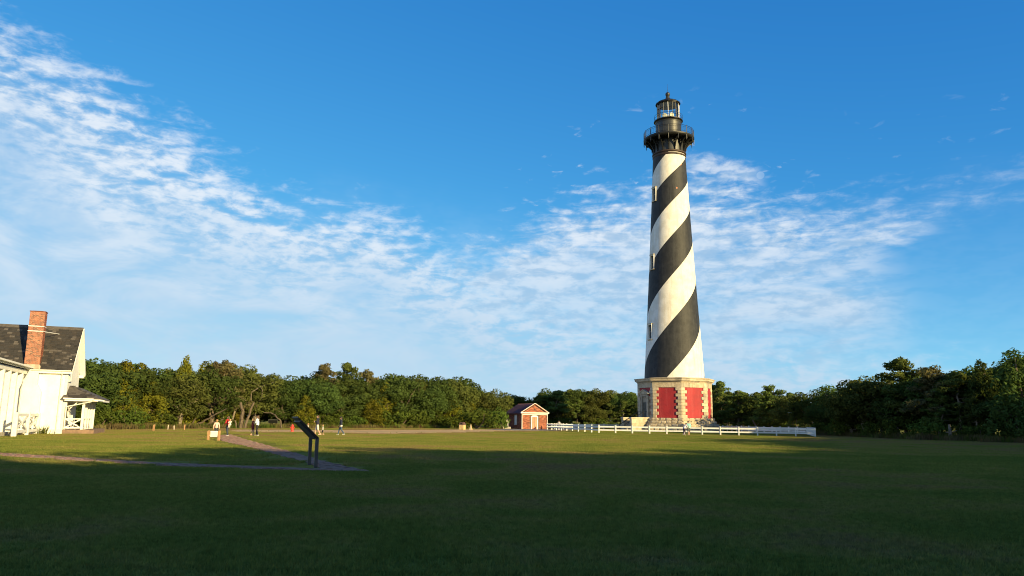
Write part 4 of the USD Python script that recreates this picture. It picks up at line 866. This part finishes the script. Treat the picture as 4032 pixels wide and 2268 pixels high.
part(hs, 'porch_rail', cat([box(.14, 1.25, .09, .19, 1.18, 1.27), box(.14, 1.25, .09, .19, .46, .56), bar((.14, .14, .52), (1.25, .14, 1.2), .05, .08), bar((.14, .145, 1.2), (1.25, .145, .52), .05, .08)]), L['white_trim'], label='porch railing with crossed boards')
for a, b in ((.24, 1.62), (1.82, 2.95), (3.15, 4.5)): part(hs, 'porch_rail', cat([box(1.30, 1.40, a, b, 1.18, 1.27), box(1.30, 1.40, a, b, .46, .56), bar((1.35, a, .52), (1.35, b, 1.2), .05, .08), bar((1.355, a, 1.2), (1.355, b, .52), .05, .08)]), L['white_trim'])
part(hs, 'porch_downpipe', cat([rod((2.15, -.44, 2.8), (1.9, -.3, 2.62), .045), rod((1.9, -.3, 2.62), (.12, -.1, 2.2), .045), rod((.12, -.1, 2.2), (.12, -.1, .4), .045)]), L['white_trim'])
part(hs, 'porch_brace', cat([bar((.85, .145, 2.56), (.35, .145, 2.05), .07, .07), bar((.35, .145, 2.05), (.35, .145, 2.56), .07, .07)]), L['white_trim'])
part(hs, 'house_door', box(.004, .05, 2.0, 2.95, .36, 2.45), L['white_trim'])
wn = part(hs, 'window', cat([box(.004, .05, .75, .85, 1.0, 2.45), box(.004, .05, 1.55, 1.65, 1.0, 2.45), box(.004, .052, .85, 1.55, 2.36, 2.46), box(.004, .08, .7, 1.7, .92, .998)]), L['white_trim']); part(wn, 'pane', box(.006, .02, .85, 1.55, 1.0, 2.36), L['pane'])
# ell with its tall colonnade, reaching towards the camera
el = part(hs, 'ell_wall', box(-9, -4.6, -13, -.02, -.1, 5.3), L['white'])
part(hs, 'ell_roof', extr_v([(-2.55, 5.30), (-9.2, 6.0), (-9.2, 5.86), (-2.62, 5.17)], -13.4, -.45), L['metal_white'])
part(hs, 'ell_ceiling', box(-4.6, -2.95, -13, -.4, 5.0, 5.06), L['white_trim']); part(hs, 'ell_beam', box(-3.16, -2.84, -13, -.36, 4.72, 5.0), L['white_trim'])
for k in range(26): part(hs, 'rafter_tail', bar((-2.58, -.75 - k * .48, 5.14), (-3.1, -.75 - k * .48, 5.24), .09, .13), L['white_trim'])
part(hs, 'ell_roof_edge', box(-2.56, -2.50, -13.4, -.45, 5.22, 5.34), L['metal_white'])
for v in (-1.8, -3.75, -5.7, -7.65, -9.6): part(hs, 'tall_column', bbox(.36, .36, 4.74, .02, (-3.0, v, 2.36)), L['white_trim'])
part(hs, 'ell_downpipe', cat([rod((-2.55, -.7, 5.2), (-2.62, -2.0, 4.3), .055), rod((-2.62, -2.0, 4.3), (-2.64, -2.6, 3.7), .055), rod((-2.64, -2.6, 3.7), (-2.64, -2.6, .3), .055)]), L['white_trim'])
part(hs, 'ell_gutter', bar((-2.46, -13.4, 5.28), (-2.46, -.5, 5.26), .12, .12), L['white_trim'])
part(hs, 'ell_floor', box(-4.6, -2.6, -13, -.36, 0, .25), L['concrete'])
for v, w in ((-8.2, .32), (-4.1, .24), (-.35, .22)): part(hs, 'stoop_post', bbox(w, w, 1.70, .02, (-1.7, v, .85)), L['white_trim'])
for a, b in ((-8.04, -4.22), (-3.98, -.46)): part(hs, 'stoop_rail', cat([box(-1.76, -1.64, a, b, 1.42, 1.60), box(-1.76, -1.64, a, b, .22, .42), bar((-1.7, a, .42), (-1.7, b, 1.44), .07, .14), bar((-1.705, a, 1.44), (-1.705, b, .42), .07, .14), box(-1.75, -1.65, (a + b) / 2 - .06, (a + b) / 2 + .06, .42, 1.42)]), L['white_trim'], label='railing of crossed white boards')
def house_pt(u, v, z=0): p = HK + u * HU + v * HV; return (float(p[0]), float(p[1]), z)
# rocking chair on the side porch
rc = thing('rocking_chair', 'white slatted rocking chair on the side porch of the white house', 'chair', house_pt(.62, .95, .355), HA + 1.1)
part(rc, 'seat', bbox(.52, .5, .04, .01, (0, 0, .43)), L['white_trim'])
for x in (-.25, .25):
    part(rc, 'leg', bar((x, -.22, .06), (x, -.22, .66), .045), L['white_trim']); part(rc, 'leg', bar((x, .2, .06), (x, .36, 1.18), .045), L['white_trim'])
    part(rc, 'armrest', bbox(.09, .6, .03, .01, (x * 1.06, -.02, .67)), L['white_trim']); pts = [(x, -.45 + .9 * t, .02 + .16 * (2 * t - 1) ** 2) for t in np.linspace(0, 1, 8)]; part(rc, 'rocker', cat(bar(a, b, .04, .05) for a, b in zip(pts[:-1], pts[1:])), L['white_trim'])
for k in range(7): x = -.2 + k * .067; part(rc, 'slat', bar((x, .235, .47), (x, .345, 1.10), .045, .015), L['white_trim'])
part(rc, 'top_rail', bar((-.27, .35, 1.14), (.27, .35, 1.14), .03, .09, (0, .17, 1)), L['white_trim'])
# plant by the railing
pp_ = thing('garden_plant', 'spiky yellowish plant in front of the crossed white railing of the house', 'plant', house_pt(-1.15, -1.2))
part(pp_, 'leaves', tuft(40, .75, .16), LEAF['olive']); part(pp_, 'stem', cat([limb((0, 0, -.05), (.15, 0, .5), .03, .015), limb((0, 0, -.05), (-.12, .1, .45), .03, .015)]), L['bark'])
# ------------------------------------------------------------------ brick oil house
OA = math.atan2(149.4 - 135.1, 7.0 - 2.0) * 0 + math.radians(24)   # front wall direction
oh = thing('brick_hut', 'small red brick hut with dark red metal roof and pale pink door', 'hut', (2.02, 135.1, 0), OA)
W_, D_, HW = 4.75, 6.6, 2.75
part(oh, 'wall', extr_v([(0, -.1), (W_, -.1), (W_, HW), (W_ / 2, HW + 1.42), (0, HW)], 0, D_), None or L['mortar'])
nb_ = {}
for i in range(34):   # courses of the front and the left wall
    z = .02 + i * .1215; 
    if z > HW + 1.3: break
    lo_ = max(0, (z + .12 - HW) * W_ / 2 / 1.42) + .0
    for q in range(-1, 13):
        a = max(lo_, q * .40 + .2 * (i % 2)); b = min(W_ - lo_, q * .40 + .39 + .2 * (i % 2))
        if b - a < .06 or (a < 3.05 and b > 1.72 and z < 2.42): continue
        nb_.setdefault(rng.choice(3, p=[.4, .48, .12]), []).append(box(a, b, -.022 - rng.uniform(0, .006), .02, z, z + .112))
    if z < HW - .1:
        for q in range(-1, 17):
            a = max(.0, q * .40 + .2 * (i % 2)); b = min(D_, q * .40 + .39 + .2 * (i % 2))
            if b - a < .06 or (a < 3.05 and b > 2.1 and .75 < z < 2.5): continue
            nb_.setdefault(rng.choice(3, p=[.5, .35, .15]), []).append(box(-.022 - rng.uniform(0, .006), .02, a, b, z, z + .112))
for k, ms in nb_.items(): part(oh, 'bricks', cat(ms), bmats[k], kind='stuff')
RZ = HW + 1.56
part(oh, 'roof', extr_v([(-.36, HW - .02), (W_ / 2, RZ + .12), (W_ + .36, HW - .02), (W_ + .36, HW - .14), (W_ / 2, RZ), (-.36, HW - .14)], -.02, D_ + .3), L['roof_red'])
for k in range(15): part(oh, 'roof_seam', bar((-.36, .1 + k * .46, HW + .0), (W_ / 2, .1 + k * .46, RZ + .14), .04, .05), L['roof_red'])
part(oh, 'raking_cornice', cat([bar((-.30, -.13, HW + .06), (W_ / 2, -.13, RZ + .10), .20, .16), bar((W_ + .30, -.132, HW + .06), (W_ / 2, -.132, RZ + .10), .204, .16)]), L['brick_b'])
part(oh, 'raking_trim', cat([bar((-.36, -.24, HW + .10), (W_ / 2, -.24, RZ + .17), .06, .07), bar((W_ + .36, -.242, HW + .10), (W_ / 2, -.242, RZ + .17), .06, .07)]), L['white_trim'])
part(oh, 'cornice', cat([box(-.34, W_ + .34, -.30, -.03, HW - .04, HW + .12), box(-.10, W_ + .10, -.16, -.028, HW - .30, HW - .20)]), L['white_trim'])
part(oh, 'corner_pipe', rod((-.07, -.11, 0), (-.07, -.11, HW - .05), .07), L['white_trim']); part(oh, 'corner_pipe', rod((W_ + .07, -.11, 0), (W_ + .07, -.11, HW - .05), .07), L['white_trim'])
part(oh, 'side_cornice', box(-.28, -.025, -.2, D_, HW - .30, HW - .12), L['brick_c'])
arch = [(1.72, 0), (1.72, 2.15)] + [(2.385 - .665 * math.cos(a), 2.15 + .24 * math.sin(a)) for a in np.linspace(.25, PI - .25, 8)] + [(3.05, 2.15), (3.05, 0)]
inner = [(1.90, -.01), (1.90, 2.10)] + [(2.87, 2.10), (2.87, -.01)]
dfr = part(oh, 'door_frame', extr_v(arch, -.07, .01), L['white_trim']); dd = part(oh, 'door', extr_v(inner, -.09, -.075), L['oil_door'])
for (a, b, c, d_) in ((1.97, 2.34, 1.02, 2.03), (2.43, 2.80, 1.02, 2.03), (1.97, 2.34, .12, .88), (2.43, 2.80, .12, .88)): part(dd, 'door_panel', bbox(b - a, .02, d_ - c, .008, ((a + b) / 2, -.098, (c + d_) / 2)), L['oil_door'])
part(dd, 'mullion', box(2.36, 2.41, -.105, -.091, .1, 2.05), L['brick_b'])
part(oh, 'iron_anchor', cat([box(2.33, 2.41, -.06, -.02, 3.25, 3.62), bar((2.2, -.05, 3.5), (2.54, -.05, 3.36), .04, .06)]), L['iron'])
sw = part(oh, 'window', cat([box(-.07, .01, 2.1, 2.26, .8, 2.46), box(-.07, .01, 2.89, 3.05, .8, 2.46), box(-.072, .01, 2.26, 2.89, 2.34, 2.47)]), L['white_trim']); part(sw, 'sill', box(-.13, .01, 2.02, 3.13, .70, .798), L['white_trim']); part(sw, 'shutter', box(-.045, .005, 2.26, 2.89, .8, 2.34), L['metal_white'])
# ------------------------------------------------------------------ white fences
def fence(label, pts_runs, hgt=1.0):
    t = thing('white_fence', label, 'fence', (0, 0, 0)); used_p = set()
    for pts in pts_runs:
        for i, p in enumerate(pts):
            key = (round(p[0], 1), round(p[1], 1))
            if key not in used_p:
                used_p.add(key); a = math.atan2(*(np.array(pts[min(i + 1, len(pts) - 1)]) - np.array(pts[max(i - 1, 0)]))[::-1])
                post_ = cat([bbox(.15, .15, hgt + .08, .01, (0, 0, (hgt + .08) / 2 - .04)), bbox(.18, .18, .05, .015, (0, 0, hgt + .045))]); part(t, 'post', move(turn(post_, a), p[0], p[1], 0), L['white_trim'])
        for p, q in zip(pts[:-1], pts[1:]):
            for z in (.84, .42):
                v = rng.normal(0, .006, 2); part(t, 'rail', bar((p[0], p[1], z + v[0]), (q[0], q[1], z + v[1]), .05, .19), L['white_trim'])
    return t
def spread(p, q, n): return [tuple(np.array(p) + (np.array(q) - np.array(p)) * i / n) for i in range(n + 1)]
cA = (xat(2361, 101.5), 101.5); cC = (xat(3203, 93.), 93.); cO = (xat(2160, 134.0), 134.0)
fence('long white two rail fence in front of the tower up to the right corner', [spread(cA, cC, 12)])
fence('white two rail fence running from the brick hut down to the bend', [spread(cO, cA, 9)])
c1, c2, c3 = (xat(3170, 112.), 112.), (37.6, 127.), (37.4, 143.0)
fence('white fence going back from the right corner behind the tower', [spread((cC[0] + .05, cC[1] + .2), c1, 8), spread(c1, c2, 8), spread(c2, c3, 6)])
fence('white fence behind the others on the left, ending at the tower stair', [spread((xat(2478, 141.), 141.), (xat(2235, 141.5), 141.5), 5)])
fence('short white fence piece just right of the brick hut', [spread((xat(2155, 140.), 140.), (xat(2255, 142.), 142.), 3)])
# ------------------------------------------------------------------ signs, posts, bins
p0_, p1_ = gpt(1217, 1830.5), gpt(1243, 1842); mid_ = (p0_ + p1_) / 2; ax_ = (p1_ - p0_) / np.linalg.norm(p1_ - p0_); sp_ = 1.56
sg = thing('information_sign', 'tilted dark information panel on two dark posts beside the brick path', 'sign', (mid_[0], mid_[1], 0), math.atan2(ax_[1], ax_[0]))
# local x along the two legs (towards the camera), the panel rises towards local -y
for x in (-sp_ / 2, sp_ / 2): part(sg, 'leg', bbox(.08, .11, .96, .008, (x, 0, .48)), L['sign_leg'])
tl = math.radians(44); cc, ss_ = math.cos(tl), math.sin(tl)
def tilt(x0, x1, s0, s1, n0, n1):   # s up the slope, n out of the upper face
    V = box(x0, x1, s0, s1, n0, n1); v = V.vertices.copy(); V.vertices = np.c_[v[:, 0], -(v[:, 1] * cc) + v[:, 2] * ss_, .93 + v[:, 1] * ss_ + v[:, 2] * cc]; V.invert(); return V
hx = sp_ / 2 + .045
part(sg, 'frame', cat([tilt(-hx, -hx + .09, -.02, .78, -.048, .048), tilt(hx - .09, hx, -.02, .78, -.048, .048), tilt(-hx + .09, hx - .09, -.02, .05, -.046, .046), tilt(-hx + .09, hx - .09, .71, .78, -.046, .046)]), L['sign_frame'])
part(sg, 'panel', tilt(-hx + .09, hx - .09, .05, .71, .0, .02), L['sign_face']); part(sg, 'back_plate', tilt(-hx + .09, hx - .09, .05, .71, -.03, -.004), L['sign_frame'])
part(sg, 'top_edge', tilt(-hx, hx, .782, .93, .012, .040), L['sign_frame'])
g0 = gpt(842, 1735); ws = thing('low_sign', 'low white boxy panel held between two wooden posts at the start of the brick path', 'sign', (g0[0], g0[1], 0), .3)
for x in (-.33, .33):
    part(ws, 'post', bbox(.10, .12, .66, .01, (x, 0, .33)), L['wood']); part(ws, 'post', bbox(.05, .12, .62, .01, (x - .085, .0, .31)), L['wood'])
m = bbox(.46, .06, .44, .015, (0, 0, 0)); part(ws, 'panel', move(turn(m, .5, (1, 0, 0)), -.02, -.04, .43), L['metal_white']); part(ws, 'bracket', box(-.27, .27, .0, .05, .3, .5), L['metal_white'])
g0 = P3(1091, 1686, 106.); s2 = thing('information_sign', 'grey information panel on two thin legs in the dark hollow under the trees', 'sign', (g0[0], 106., 0), .2)
for x in (-.48, .46): part(s2, 'leg', bar((x, 0, 0), (x, 0, .85), .06), L['sign_frame'])
m = cat([bbox(1.25, .05, .62, .01, (0, 0, 0))]); part(s2, 'frame', move(turn(m, .75, (1, 0, 0)), 0, 0, .98), L['sign_leg']); part(s2, 'panel', move(turn(bbox(1.1, .02, .5, .005, (0, -.032, 0)), .75, (1, 0, 0)), 0, 0, .98), L['sign_frame'])
for k, (px, base, top, d0, wd_, lab, mt) in enumerate([(629, 1705.5, 1671, 80., .17, 'thickest wooden post standing alone on the lawn right of the house', 'wood'), (685, 1694, 1672, 87., .11, 'grey wooden post, first of the three at the trees', 'wood_grey'), (709, 1695, 1675, 86., .12, 'leaning grey wooden post, second of the three at the trees', 'wood_grey'), (748, 1696, 1671, 85., .12, 'pale wooden post nearest the leaning trunks', 'wood')]):
    h_ = zat(px, top, d0); t = thing('wooden_post', lab, 'post', (xat(px, d0), d0, 0), .3 * k)
    m = trimesh.convex.convex_hull(np.vstack([bbox(wd_, wd_, h_ * .9, .01, (0, 0, h_ * .45)).vertices, [(wd_ / 2 - .02, -wd_ / 2, h_), (wd_ / 2 - .02, wd_ / 2, h_)]])); part(t, 'shaft', turn(m, (-.10 if k == 2 else .03), (0, 1, 0)), L[mt])
hy = thing('fire_hydrant', 'red fire hydrant behind the top of the dark information panel', 'hydrant', (xat(1168, 86.), 86., 0))
part(hy, 'barrel', lathe([(0, 0), (.19, 0), (.19, .06), (.13, .08), (.13, .55), (.17, .57), (.17, .62), (.13, .64), (.10, .74), (.03, .78), (.03, .84), (0, .84)], 20), L['red_hydrant'], 30)
for a in (0, PI): part(hy, 'nozzle', turn(cat([rod((0, 0, .44), (.2, 0, .44), .06), rod((.2, 0, .44), (.24, 0, .44), .075)]), a), L['red_hydrant'])
part(hy, 'front_nozzle', cat([rod((0, 0, .38), (0, -.2, .38), .075), rod((0, -.2, .38), (0, -.24, .38), .09)]), L['red_hydrant'])
tb = thing('waste_bin', 'waste bin with tan panels and sloping brown lid at the forest edge', 'bin', (xat(1829, 115.), 115., 0), -.42)
part(tb, 'body', box(-.36, .36, -.36, .36, .03, .74), L['bin_wood'])
for k in range(6): part(tb, 'slat', bbox(.112, .02, .68, .005, (-.30 + k * .12, -.372, .40)), L['bin_wood']); part(tb, 'slat', bbox(.02, .112, .68, .005, (.372, -.30 + k * .12, .40)), L['bin_wood'])
part(tb, 'lid', trimesh.convex.convex_hull(np.array([(x * .40, y * .40, .75) for x in (-1, 1) for y in (-1, 1)] + [(x * .27, y * .27, 1.13) for x in (-1, 1) for y in (-1, 1)])), L['bin_top'])
part(tb, 'opening', turn(bbox(.26, .03, .15, .01, (0, -.352, .95)), 0), L['dark'])
am = thing('tapered_marker', 'pale wedge shaped wooden marker standing right of the waste bin', 'marker', (xat(1862, 115.), 115., 0), .35)
part(am, 'front_leaf', trimesh.convex.convex_hull(np.array([(.06, -.22, 0), (.30, .05, 0), (.05, .12, 0), (.04, -.02, .86), (.07, .02, .86)])), L['bin_wood']); part(am, 'back_leaf', trimesh.convex.convex_hull(np.array([(-.24, .0, 0), (.02, -.20, 0), (.0, .12, 0), (-.01, -.02, .84), (.03, .0, .84)])), L['wood_grey'])
nw = thing('notice_sign', 'small white notice panel on a white post left of the brick hut', 'sign', (xat(2004, 136.5), 136.5, 0), .1)
part(nw, 'post', bbox(.10, .10, 1.35, .01, (.12, .05, .67)), L['white_trim']); part(nw, 'panel', bbox(.32, .05, .62, .01, (-.04, -.03, 1.28)), L['metal_white']); part(nw, 'paper', box(-.14, .05, -.062, -.057, 1.08, 1.48), L['wood_grey'])
cb = solo('concrete_block', move(turn(bbox(1.4, .5, .36, .04, (0, 0, .18)), .15), xat(2002, 135.8), 135.2, 0), L['concrete'], 'low concrete block on the ground left of the brick hut', 'block')
# ------------------------------------------------------------------ people
def ball(c, r, n=12): return m3.Manifold.sphere(r, n).translate(tuple(float(v) for v in c))
def hull(*cs): return m3.Manifold.batch_hull([ball(c, r) for c, r in cs])
def uni(ms): return m3.Manifold.batch_boolean(ms, m3.OpType.Add)
def tone(name, c, rough=.8): 
    if name not in L: L[name] = look(name, c, tuple(v * .8 for v in c), 9, rough, .2, 14)
    return L[name]
SKIN = tone('skin', (.55, .34, .24), .55)
def person(label, at, face, h, top, bottom, shoes, hair, stride=0.0, arms=None, long_sleeve=True, shorts=False, dress=False, long_hair=False, child=False, bend=0.0, cap=None, skin=SKIN, hood=False, hem=None, sit=None):
    """x is the person's right, y the way they face"""
    t = thing('person', label, 'person', at, face); k = h / 1.75; hs_ = 1.28 if child else 1.0
    V = lambda x, y, z: np.array((x, y, z)) * k
    B = lambda p: np.array((p[0], p[1] + math.sin(bend) * max(0, p[2] - .95 * k), p[2] - (1 - math.cos(bend)) * max(0, p[2] - .95 * k)))
    sh = [B(V(s * .185, 0, 1.42)) for s in (1, -1)]; hip = [V(s * .09, 0, .91) for s in (1, -1)]
    if sit is None:
        kn = [V(s * .095, .5 * stride * s + .05, .50) for s in (1, -1)]; an = [V(s * .09, stride * s - (.06 if s < 0 else 0) * (stride > 0) , .085 + (.05 * (s < 0) if stride > .15 else 0)) for s in (1, -1)]
    else: kn, an = [V(s * .1, sit[0], .93) for s in (1, -1)], [V(s * .1, sit[1], .62) for s in (1, -1)]
    A = {1: ((.25, -.02, 1.14), (.25, .10, .90)), -1: ((-.25, -.02, 1.14), (-.25, .10, .90))}; A.update(arms or {})
    el = [B(V(*A[s][0])) for s in (1, -1)]; wr = [B(V(*A[s][1])) for s in (1, -1)]
    wa, chs, nk = B(V(0, 0, 1.06)), B(V(0, .01, 1.30)), B(V(0, 0, 1.49)); hd = B(V(0, .025, 1.49 + .145 * hs_)); R = .098 * k * hs_
    body = [hull((hip[0], .085 * k), (hip[1], .085 * k), (wa, .10 * k)), hull((wa, .10 * k), (chs, .115 * k)), hull((chs, .11 * k), (sh[0], .055 * k), (sh[1], .055 * k)), hull((chs, .07 * k), (nk, .05 * k)), hull((nk, .048 * k), (hd - (0, .02 * k, .03 * k), .05 * k))]
    body.append(hull((hd + (0, -.012 * k, .015 * k), R), (hd + (0, .02 * k, -.04 * k), R * .78), (hd + (0, .045 * k, -.085 * k), R * .42)))
    body.append(hull((hd + (0, R * 1.0, -.005 * k), .010 * k), (hd + (0, R * 1.16, -.03 * k), .015 * k), (hd + (0, R * .9, -.035 * k), .017 * k)))
    for s in (1, -1): body.append(hull((hd + (s * R * .98, -.01 * k, .0), .017 * k), (hd + (s * R * .96, -.005 * k, -.03 * k), .012 * k)))
    for i, s in enumerate((1, -1)):
        body += [hull((hip[i], .082 * k), (kn[i], .055 * k)), hull((kn[i], .053 * k), (an[i], .036 * k)), hull((an[i], .036 * k), (an[i] + V(0, .15, -.055), .026 * k), (an[i] + V(0, -.03, -.05), .03 * k))]
        body += [hull((sh[i], .054 * k), (el[i], .040 * k)), hull((el[i], .038 * k), (wr[i], .027 * k))]
        d = wr[i] - el[i]; d /= np.linalg.norm(d); sd_ = np.cross(d, (0, 1, 0)) if abs(d[1]) < .9 else np.array((1., 0, 0)); sd_ /= np.linalg.norm(sd_); n_ = np.cross(sd_, d)
        palm = wr[i] + d * .075 * k; body.append(hull((wr[i], .026 * k), (palm + sd_ * .026 * k, .017 * k), (palm - sd_ * .026 * k, .017 * k)))
        for q, fl in zip((-.03, -.011, .009, .028), (.062, .075, .072, .055)):
            a = palm + sd_ * q * k; b = a + d * fl * .55 * k + n_ * .008 * k; c = b + d * fl * .4 * k + n_ * .022 * k; body += [hull((a, .010 * k), (b, .009 * k)), hull((b, .009 * k), (c, .0075 * k))]
        th = wr[i] + d * .03 * k - sd_ * .028 * k; body += [hull((th, .012 * k), (th + (d * .035 - sd_ * .022 + n_ * .012) * k, .010 * k)), hull((th + (d * .035 - sd_ * .022 + n_ * .012) * k, .010 * k), (th + (d * .062 - sd_ * .018 + n_ * .022) * k, .0085 * k))]
    part(t, 'body', uni(body), skin, 50)
    e = .020 * k
    shirt = [hull((wa - V(0, 0, .10), .112 * k + e), (wa, .105 * k + e), (chs, .118 * k + e)), hull((chs, .112 * k + e), (sh[0], .062 * k + e * .6), (sh[1], .062 * k + e * .6))]
    shirt.append(hull((hip[0] + V(0, 0, .06), .088 * k + e), (hip[1] + V(0, 0, .06), .088 * k + e), (wa, .104 * k + e)))
    for i in range(2):
        shirt.append(hull((sh[i], .060 * k + e * .8), (sh[i] + (el[i] - sh[i]) * (1 if long_sleeve else .6), .046 * k + e * .8)))
        if long_sleeve: shirt.append(hull((el[i], .045 * k + e * .7), (el[i] + (wr[i] - el[i]) * .92, .033 * k + e * .6)))
    if hood: shirt.append(hull((nk + V(0, -.08, -.01), .075 * k), (nk + V(.05, -.06, -.03), .06 * k), (nk + V(-.05, -.06, -.03), .06 * k)))
    part(t, 'dress' if dress else 'top', uni(shirt), top, 50)
    if hem is not None: part(t, 'shirt_hem', hull((hip[0] + V(0, -.02, -.02), .10 * k + e), (hip[1] + V(0, -.02, -.02), .10 * k + e)), hem, 50)
    lg = [hull((hip[0] + V(0, 0, .05), .092 * k + e * .5), (hip[1] + V(0, 0, .05), .092 * k + e * .5))]
    for i in range(2):
        end = hip[i] + (kn[i] - hip[i]) * (.92 if shorts else .62 if dress else 1); lg.append(hull((hip[i], .090 * k + e * .5), (end, (.085 if shorts or dress else .060) * k + e * .5)))
        if not (shorts or dress): lg.append(hull((kn[i], .060 * k + e * .5), (an[i] + V(0, 0, .02), .042 * k + e * .6)))
    if dress: lg.append(hull((hip[0], .1 * k), (hip[1], .1 * k), (V(.1, 0, .66), .085 * k), (V(-.1, 0, .66), .085 * k)))
    part(t, 'skirt' if dress else 'shorts' if shorts else 'trousers', uni(lg), bottom, 50)
    for i in range(2): part(t, 'shoe', hull((an[i] + V(0, -.035, -.03), .048 * k), (an[i] + V(0, .06, -.045), .042 * k), (an[i] + V(0, .155, -.052), .034 * k)), shoes, 50)
    hr = [hull((hd + V(0, -.022, .03) , R * 1.06), (hd + V(0, -.035, -.01), R * 1.0))]
    if long_hair: hr += [hull((hd + V(0, -.05, 0), R * .95), (nk + V(0, -.07, -.02), .075 * k)), hull((nk + V(.03, -.07, -.02), .06 * k), (chs + V(0, -.11, .0), .05 * k))]
    part(t, 'hair', uni(hr), hair, 50)
    if cap is not None: part(t, 'cap', uni([hull((hd + V(0, -.01, .045), R * 1.07), (hd + V(0, .0, .03), R * 1.06)), hull((hd + V(.04, R * 1.2 / k, .05), .012 * k), (hd + V(-.04, R * 1.2 / k, .05), .012 * k), (hd + V(.03, R * 1.9 / k, .035), .01 * k), (hd + V(-.03, R * 1.9 / k, .035), .01 * k))]), cap, 50)
    for s in (1, -1): part(t, 'eye', ball(hd + (s * R * .38, R * .93, .004 * k), .011 * k, 8), L['dark'])
    part(t, 'mouth', hull((hd + (R * .22, R * .84, -.062 * k), .006 * k), (hd + (-R * .22, R * .84, -.062 * k), .006 * k)), tone('lips', (.42, .16, .13)))
    return t
def stand(px, d): return (xat(px, d), d, 0)
C_ = dict(pink=tone('pink_cloth', (.76, .50, .41)), jeans=tone('dark_jeans', (.035, .045, .07)), jeans2=tone('blue_jeans', (.06, .10, .16)), white=tone('white_cloth', (.68, .66, .6)), red=tone('red_cloth', (.48, .03, .03)), black=tone('black_cloth', (.02, .02, .023)), navy=tone('navy_cloth', (.018, .022, .045)), maroon=tone('maroon_cloth', (.16, .02, .035)), blue=tone('pale_blue_cloth', (.58, .68, .78)), shorts=tone('pale_shorts', (.60, .52, .46)), teal=tone('teal_cloth', (.30, .62, .62)), grey=tone('grey_cloth', (.10, .105, .10)), lilac=tone('lilac_cloth', (.58, .53, .58)), plum=tone('plum_cloth', (.06, .035, .07)),
          ginger=tone('ginger_hair', (.36, .19, .08), .6), brown=tone('brown_hair', (.10, .06, .035), .6), dark=tone('dark_hair', (.03, .022, .018), .6), blond=tone('blond_hair', (.45, .30, .14), .6), check=tone('checked_cloth', (.42, .42, .38)))
LEFT = PI / 2; AWAY = 0.0
person('person in pale pink jacket and dark jeans behind the low white sign', stand(873, 63.), .1, 1.28, C_['pink'], C_['jeans'], C_['white'], C_['ginger'], .12, child=True, arms={1: ((.30, -.02, 1.13), (.31, .03, .86)), -1: ((-.30, -.02, 1.13), (-.31, .03, .86))})
person('person in red top and dark trousers carrying a baby on the brick path', stand(917, 64.2), LEFT - .25, 1.60, C_['red'], C_['jeans'], C_['white'], C_['brown'], .04, long_hair=True, arms={1: ((.27, .10, 1.14), (.12, .24, 1.16)), -1: ((-.27, .05, 1.16), (-.16, .26, 1.02))})
by = stand(924, 63.7)
person('person, a baby in white held on the shoulder of the person in red', (by[0] + .02, by[1], .42), LEFT + 1.2, .92, C_['white'], C_['white'], C_['white'], C_['blond'], child=True, arms={1: ((.24, .14, 1.25), (.10, .28, 1.22)), -1: ((-.24, .14, 1.25), (-.10, .28, 1.20))}, sit=(.22, .16))
person('person with long fair hair in a maroon dress, one hand raised', stand(1014, 66.5), -.9, 1.48, C_['maroon'], C_['maroon'], SKIN, C_['blond'], .05, long_sleeve=False, dress=True, long_hair=True, arms={-1: ((-.32, .12, 1.24), (-.40, .20, 1.46)), 1: ((.26, .02, 1.14), (.16, .22, 1.18))})
person('person in a pale blue jacket and black trousers, arms folded, facing left', stand(1032, 66.), LEFT - .1, 1.68, C_['blue'], C_['black'], C_['white'], C_['brown'], .07, long_hair=True, arms={1: ((.27, .06, 1.14), (-.04, .22, 1.13)), -1: ((-.27, .06, 1.14), (.06, .24, 1.19))})
person('person, small child in black and white walking behind the dark sign panel', stand(1229, 73.), LEFT, .99, C_['check'], C_['check'], C_['black'], C_['ginger'], .12, child=True)
person('person in navy hooded top and pale shorts walking left with a child', stand(1266, 70.5), LEFT + .15, 1.78, C_['navy'], C_['shorts'], C_['pink'], C_['brown'], .20, shorts=True, hood=True, arms={1: ((.27, .06, 1.14), (.0, .22, 1.16)), -1: ((-.27, .06, 1.14), (-.02, .24, 1.20))})
person('person, small child in black and white following the one in shorts', stand(1287, 71.), LEFT, .90, C_['check'], C_['black'], C_['pink'], C_['blond'], .16, child=True, shorts=True)
person('person in navy jacket, blue jeans and dark cap striding left', stand(1357, 72.), LEFT, 1.68, C_['navy'], C_['jeans2'], C_['white'], C_['dark'], .27, cap=C_['black'], hood=True, hem=C_['white'], arms={1: ((.26, .02, 1.14), (.20, .18, .98)), -1: ((-.26, -.06, 1.14), (-.22, .02, .92))})
person('person in whitish top and plum leggings leaning forward at the fence', stand(2693, 92.5), -PI / 2 + .5, 1.55, C_['lilac'], C_['plum'], C_['white'], C_['dark'], .05, bend=.55, arms={1: ((.24, .20, 1.16), (.14, .36, .98)), -1: ((-.24, .20, 1.16), (-.14, .36, .98))})
person('person in a teal top and dark shorts standing in front of the fence', stand(2711, 93.), PI * .92, 1.66, C_['teal'], C_['grey'], C_['grey'], C_['dark'], .02, shorts=True, bend=.12, arms={1: ((.26, .10, 1.14), (.08, .24, 1.06)), -1: ((-.26, .10, 1.14), (-.08, .24, 1.08))})
person('person in a white top standing at the fence beside the brick hut', stand(2206, 133.6), PI * .8, 1.52, C_['white'], C_['lilac'], C_['white'], C_['dark'], .04, arms={1: ((.26, .10, 1.14), (.10, .30, 1.02))})
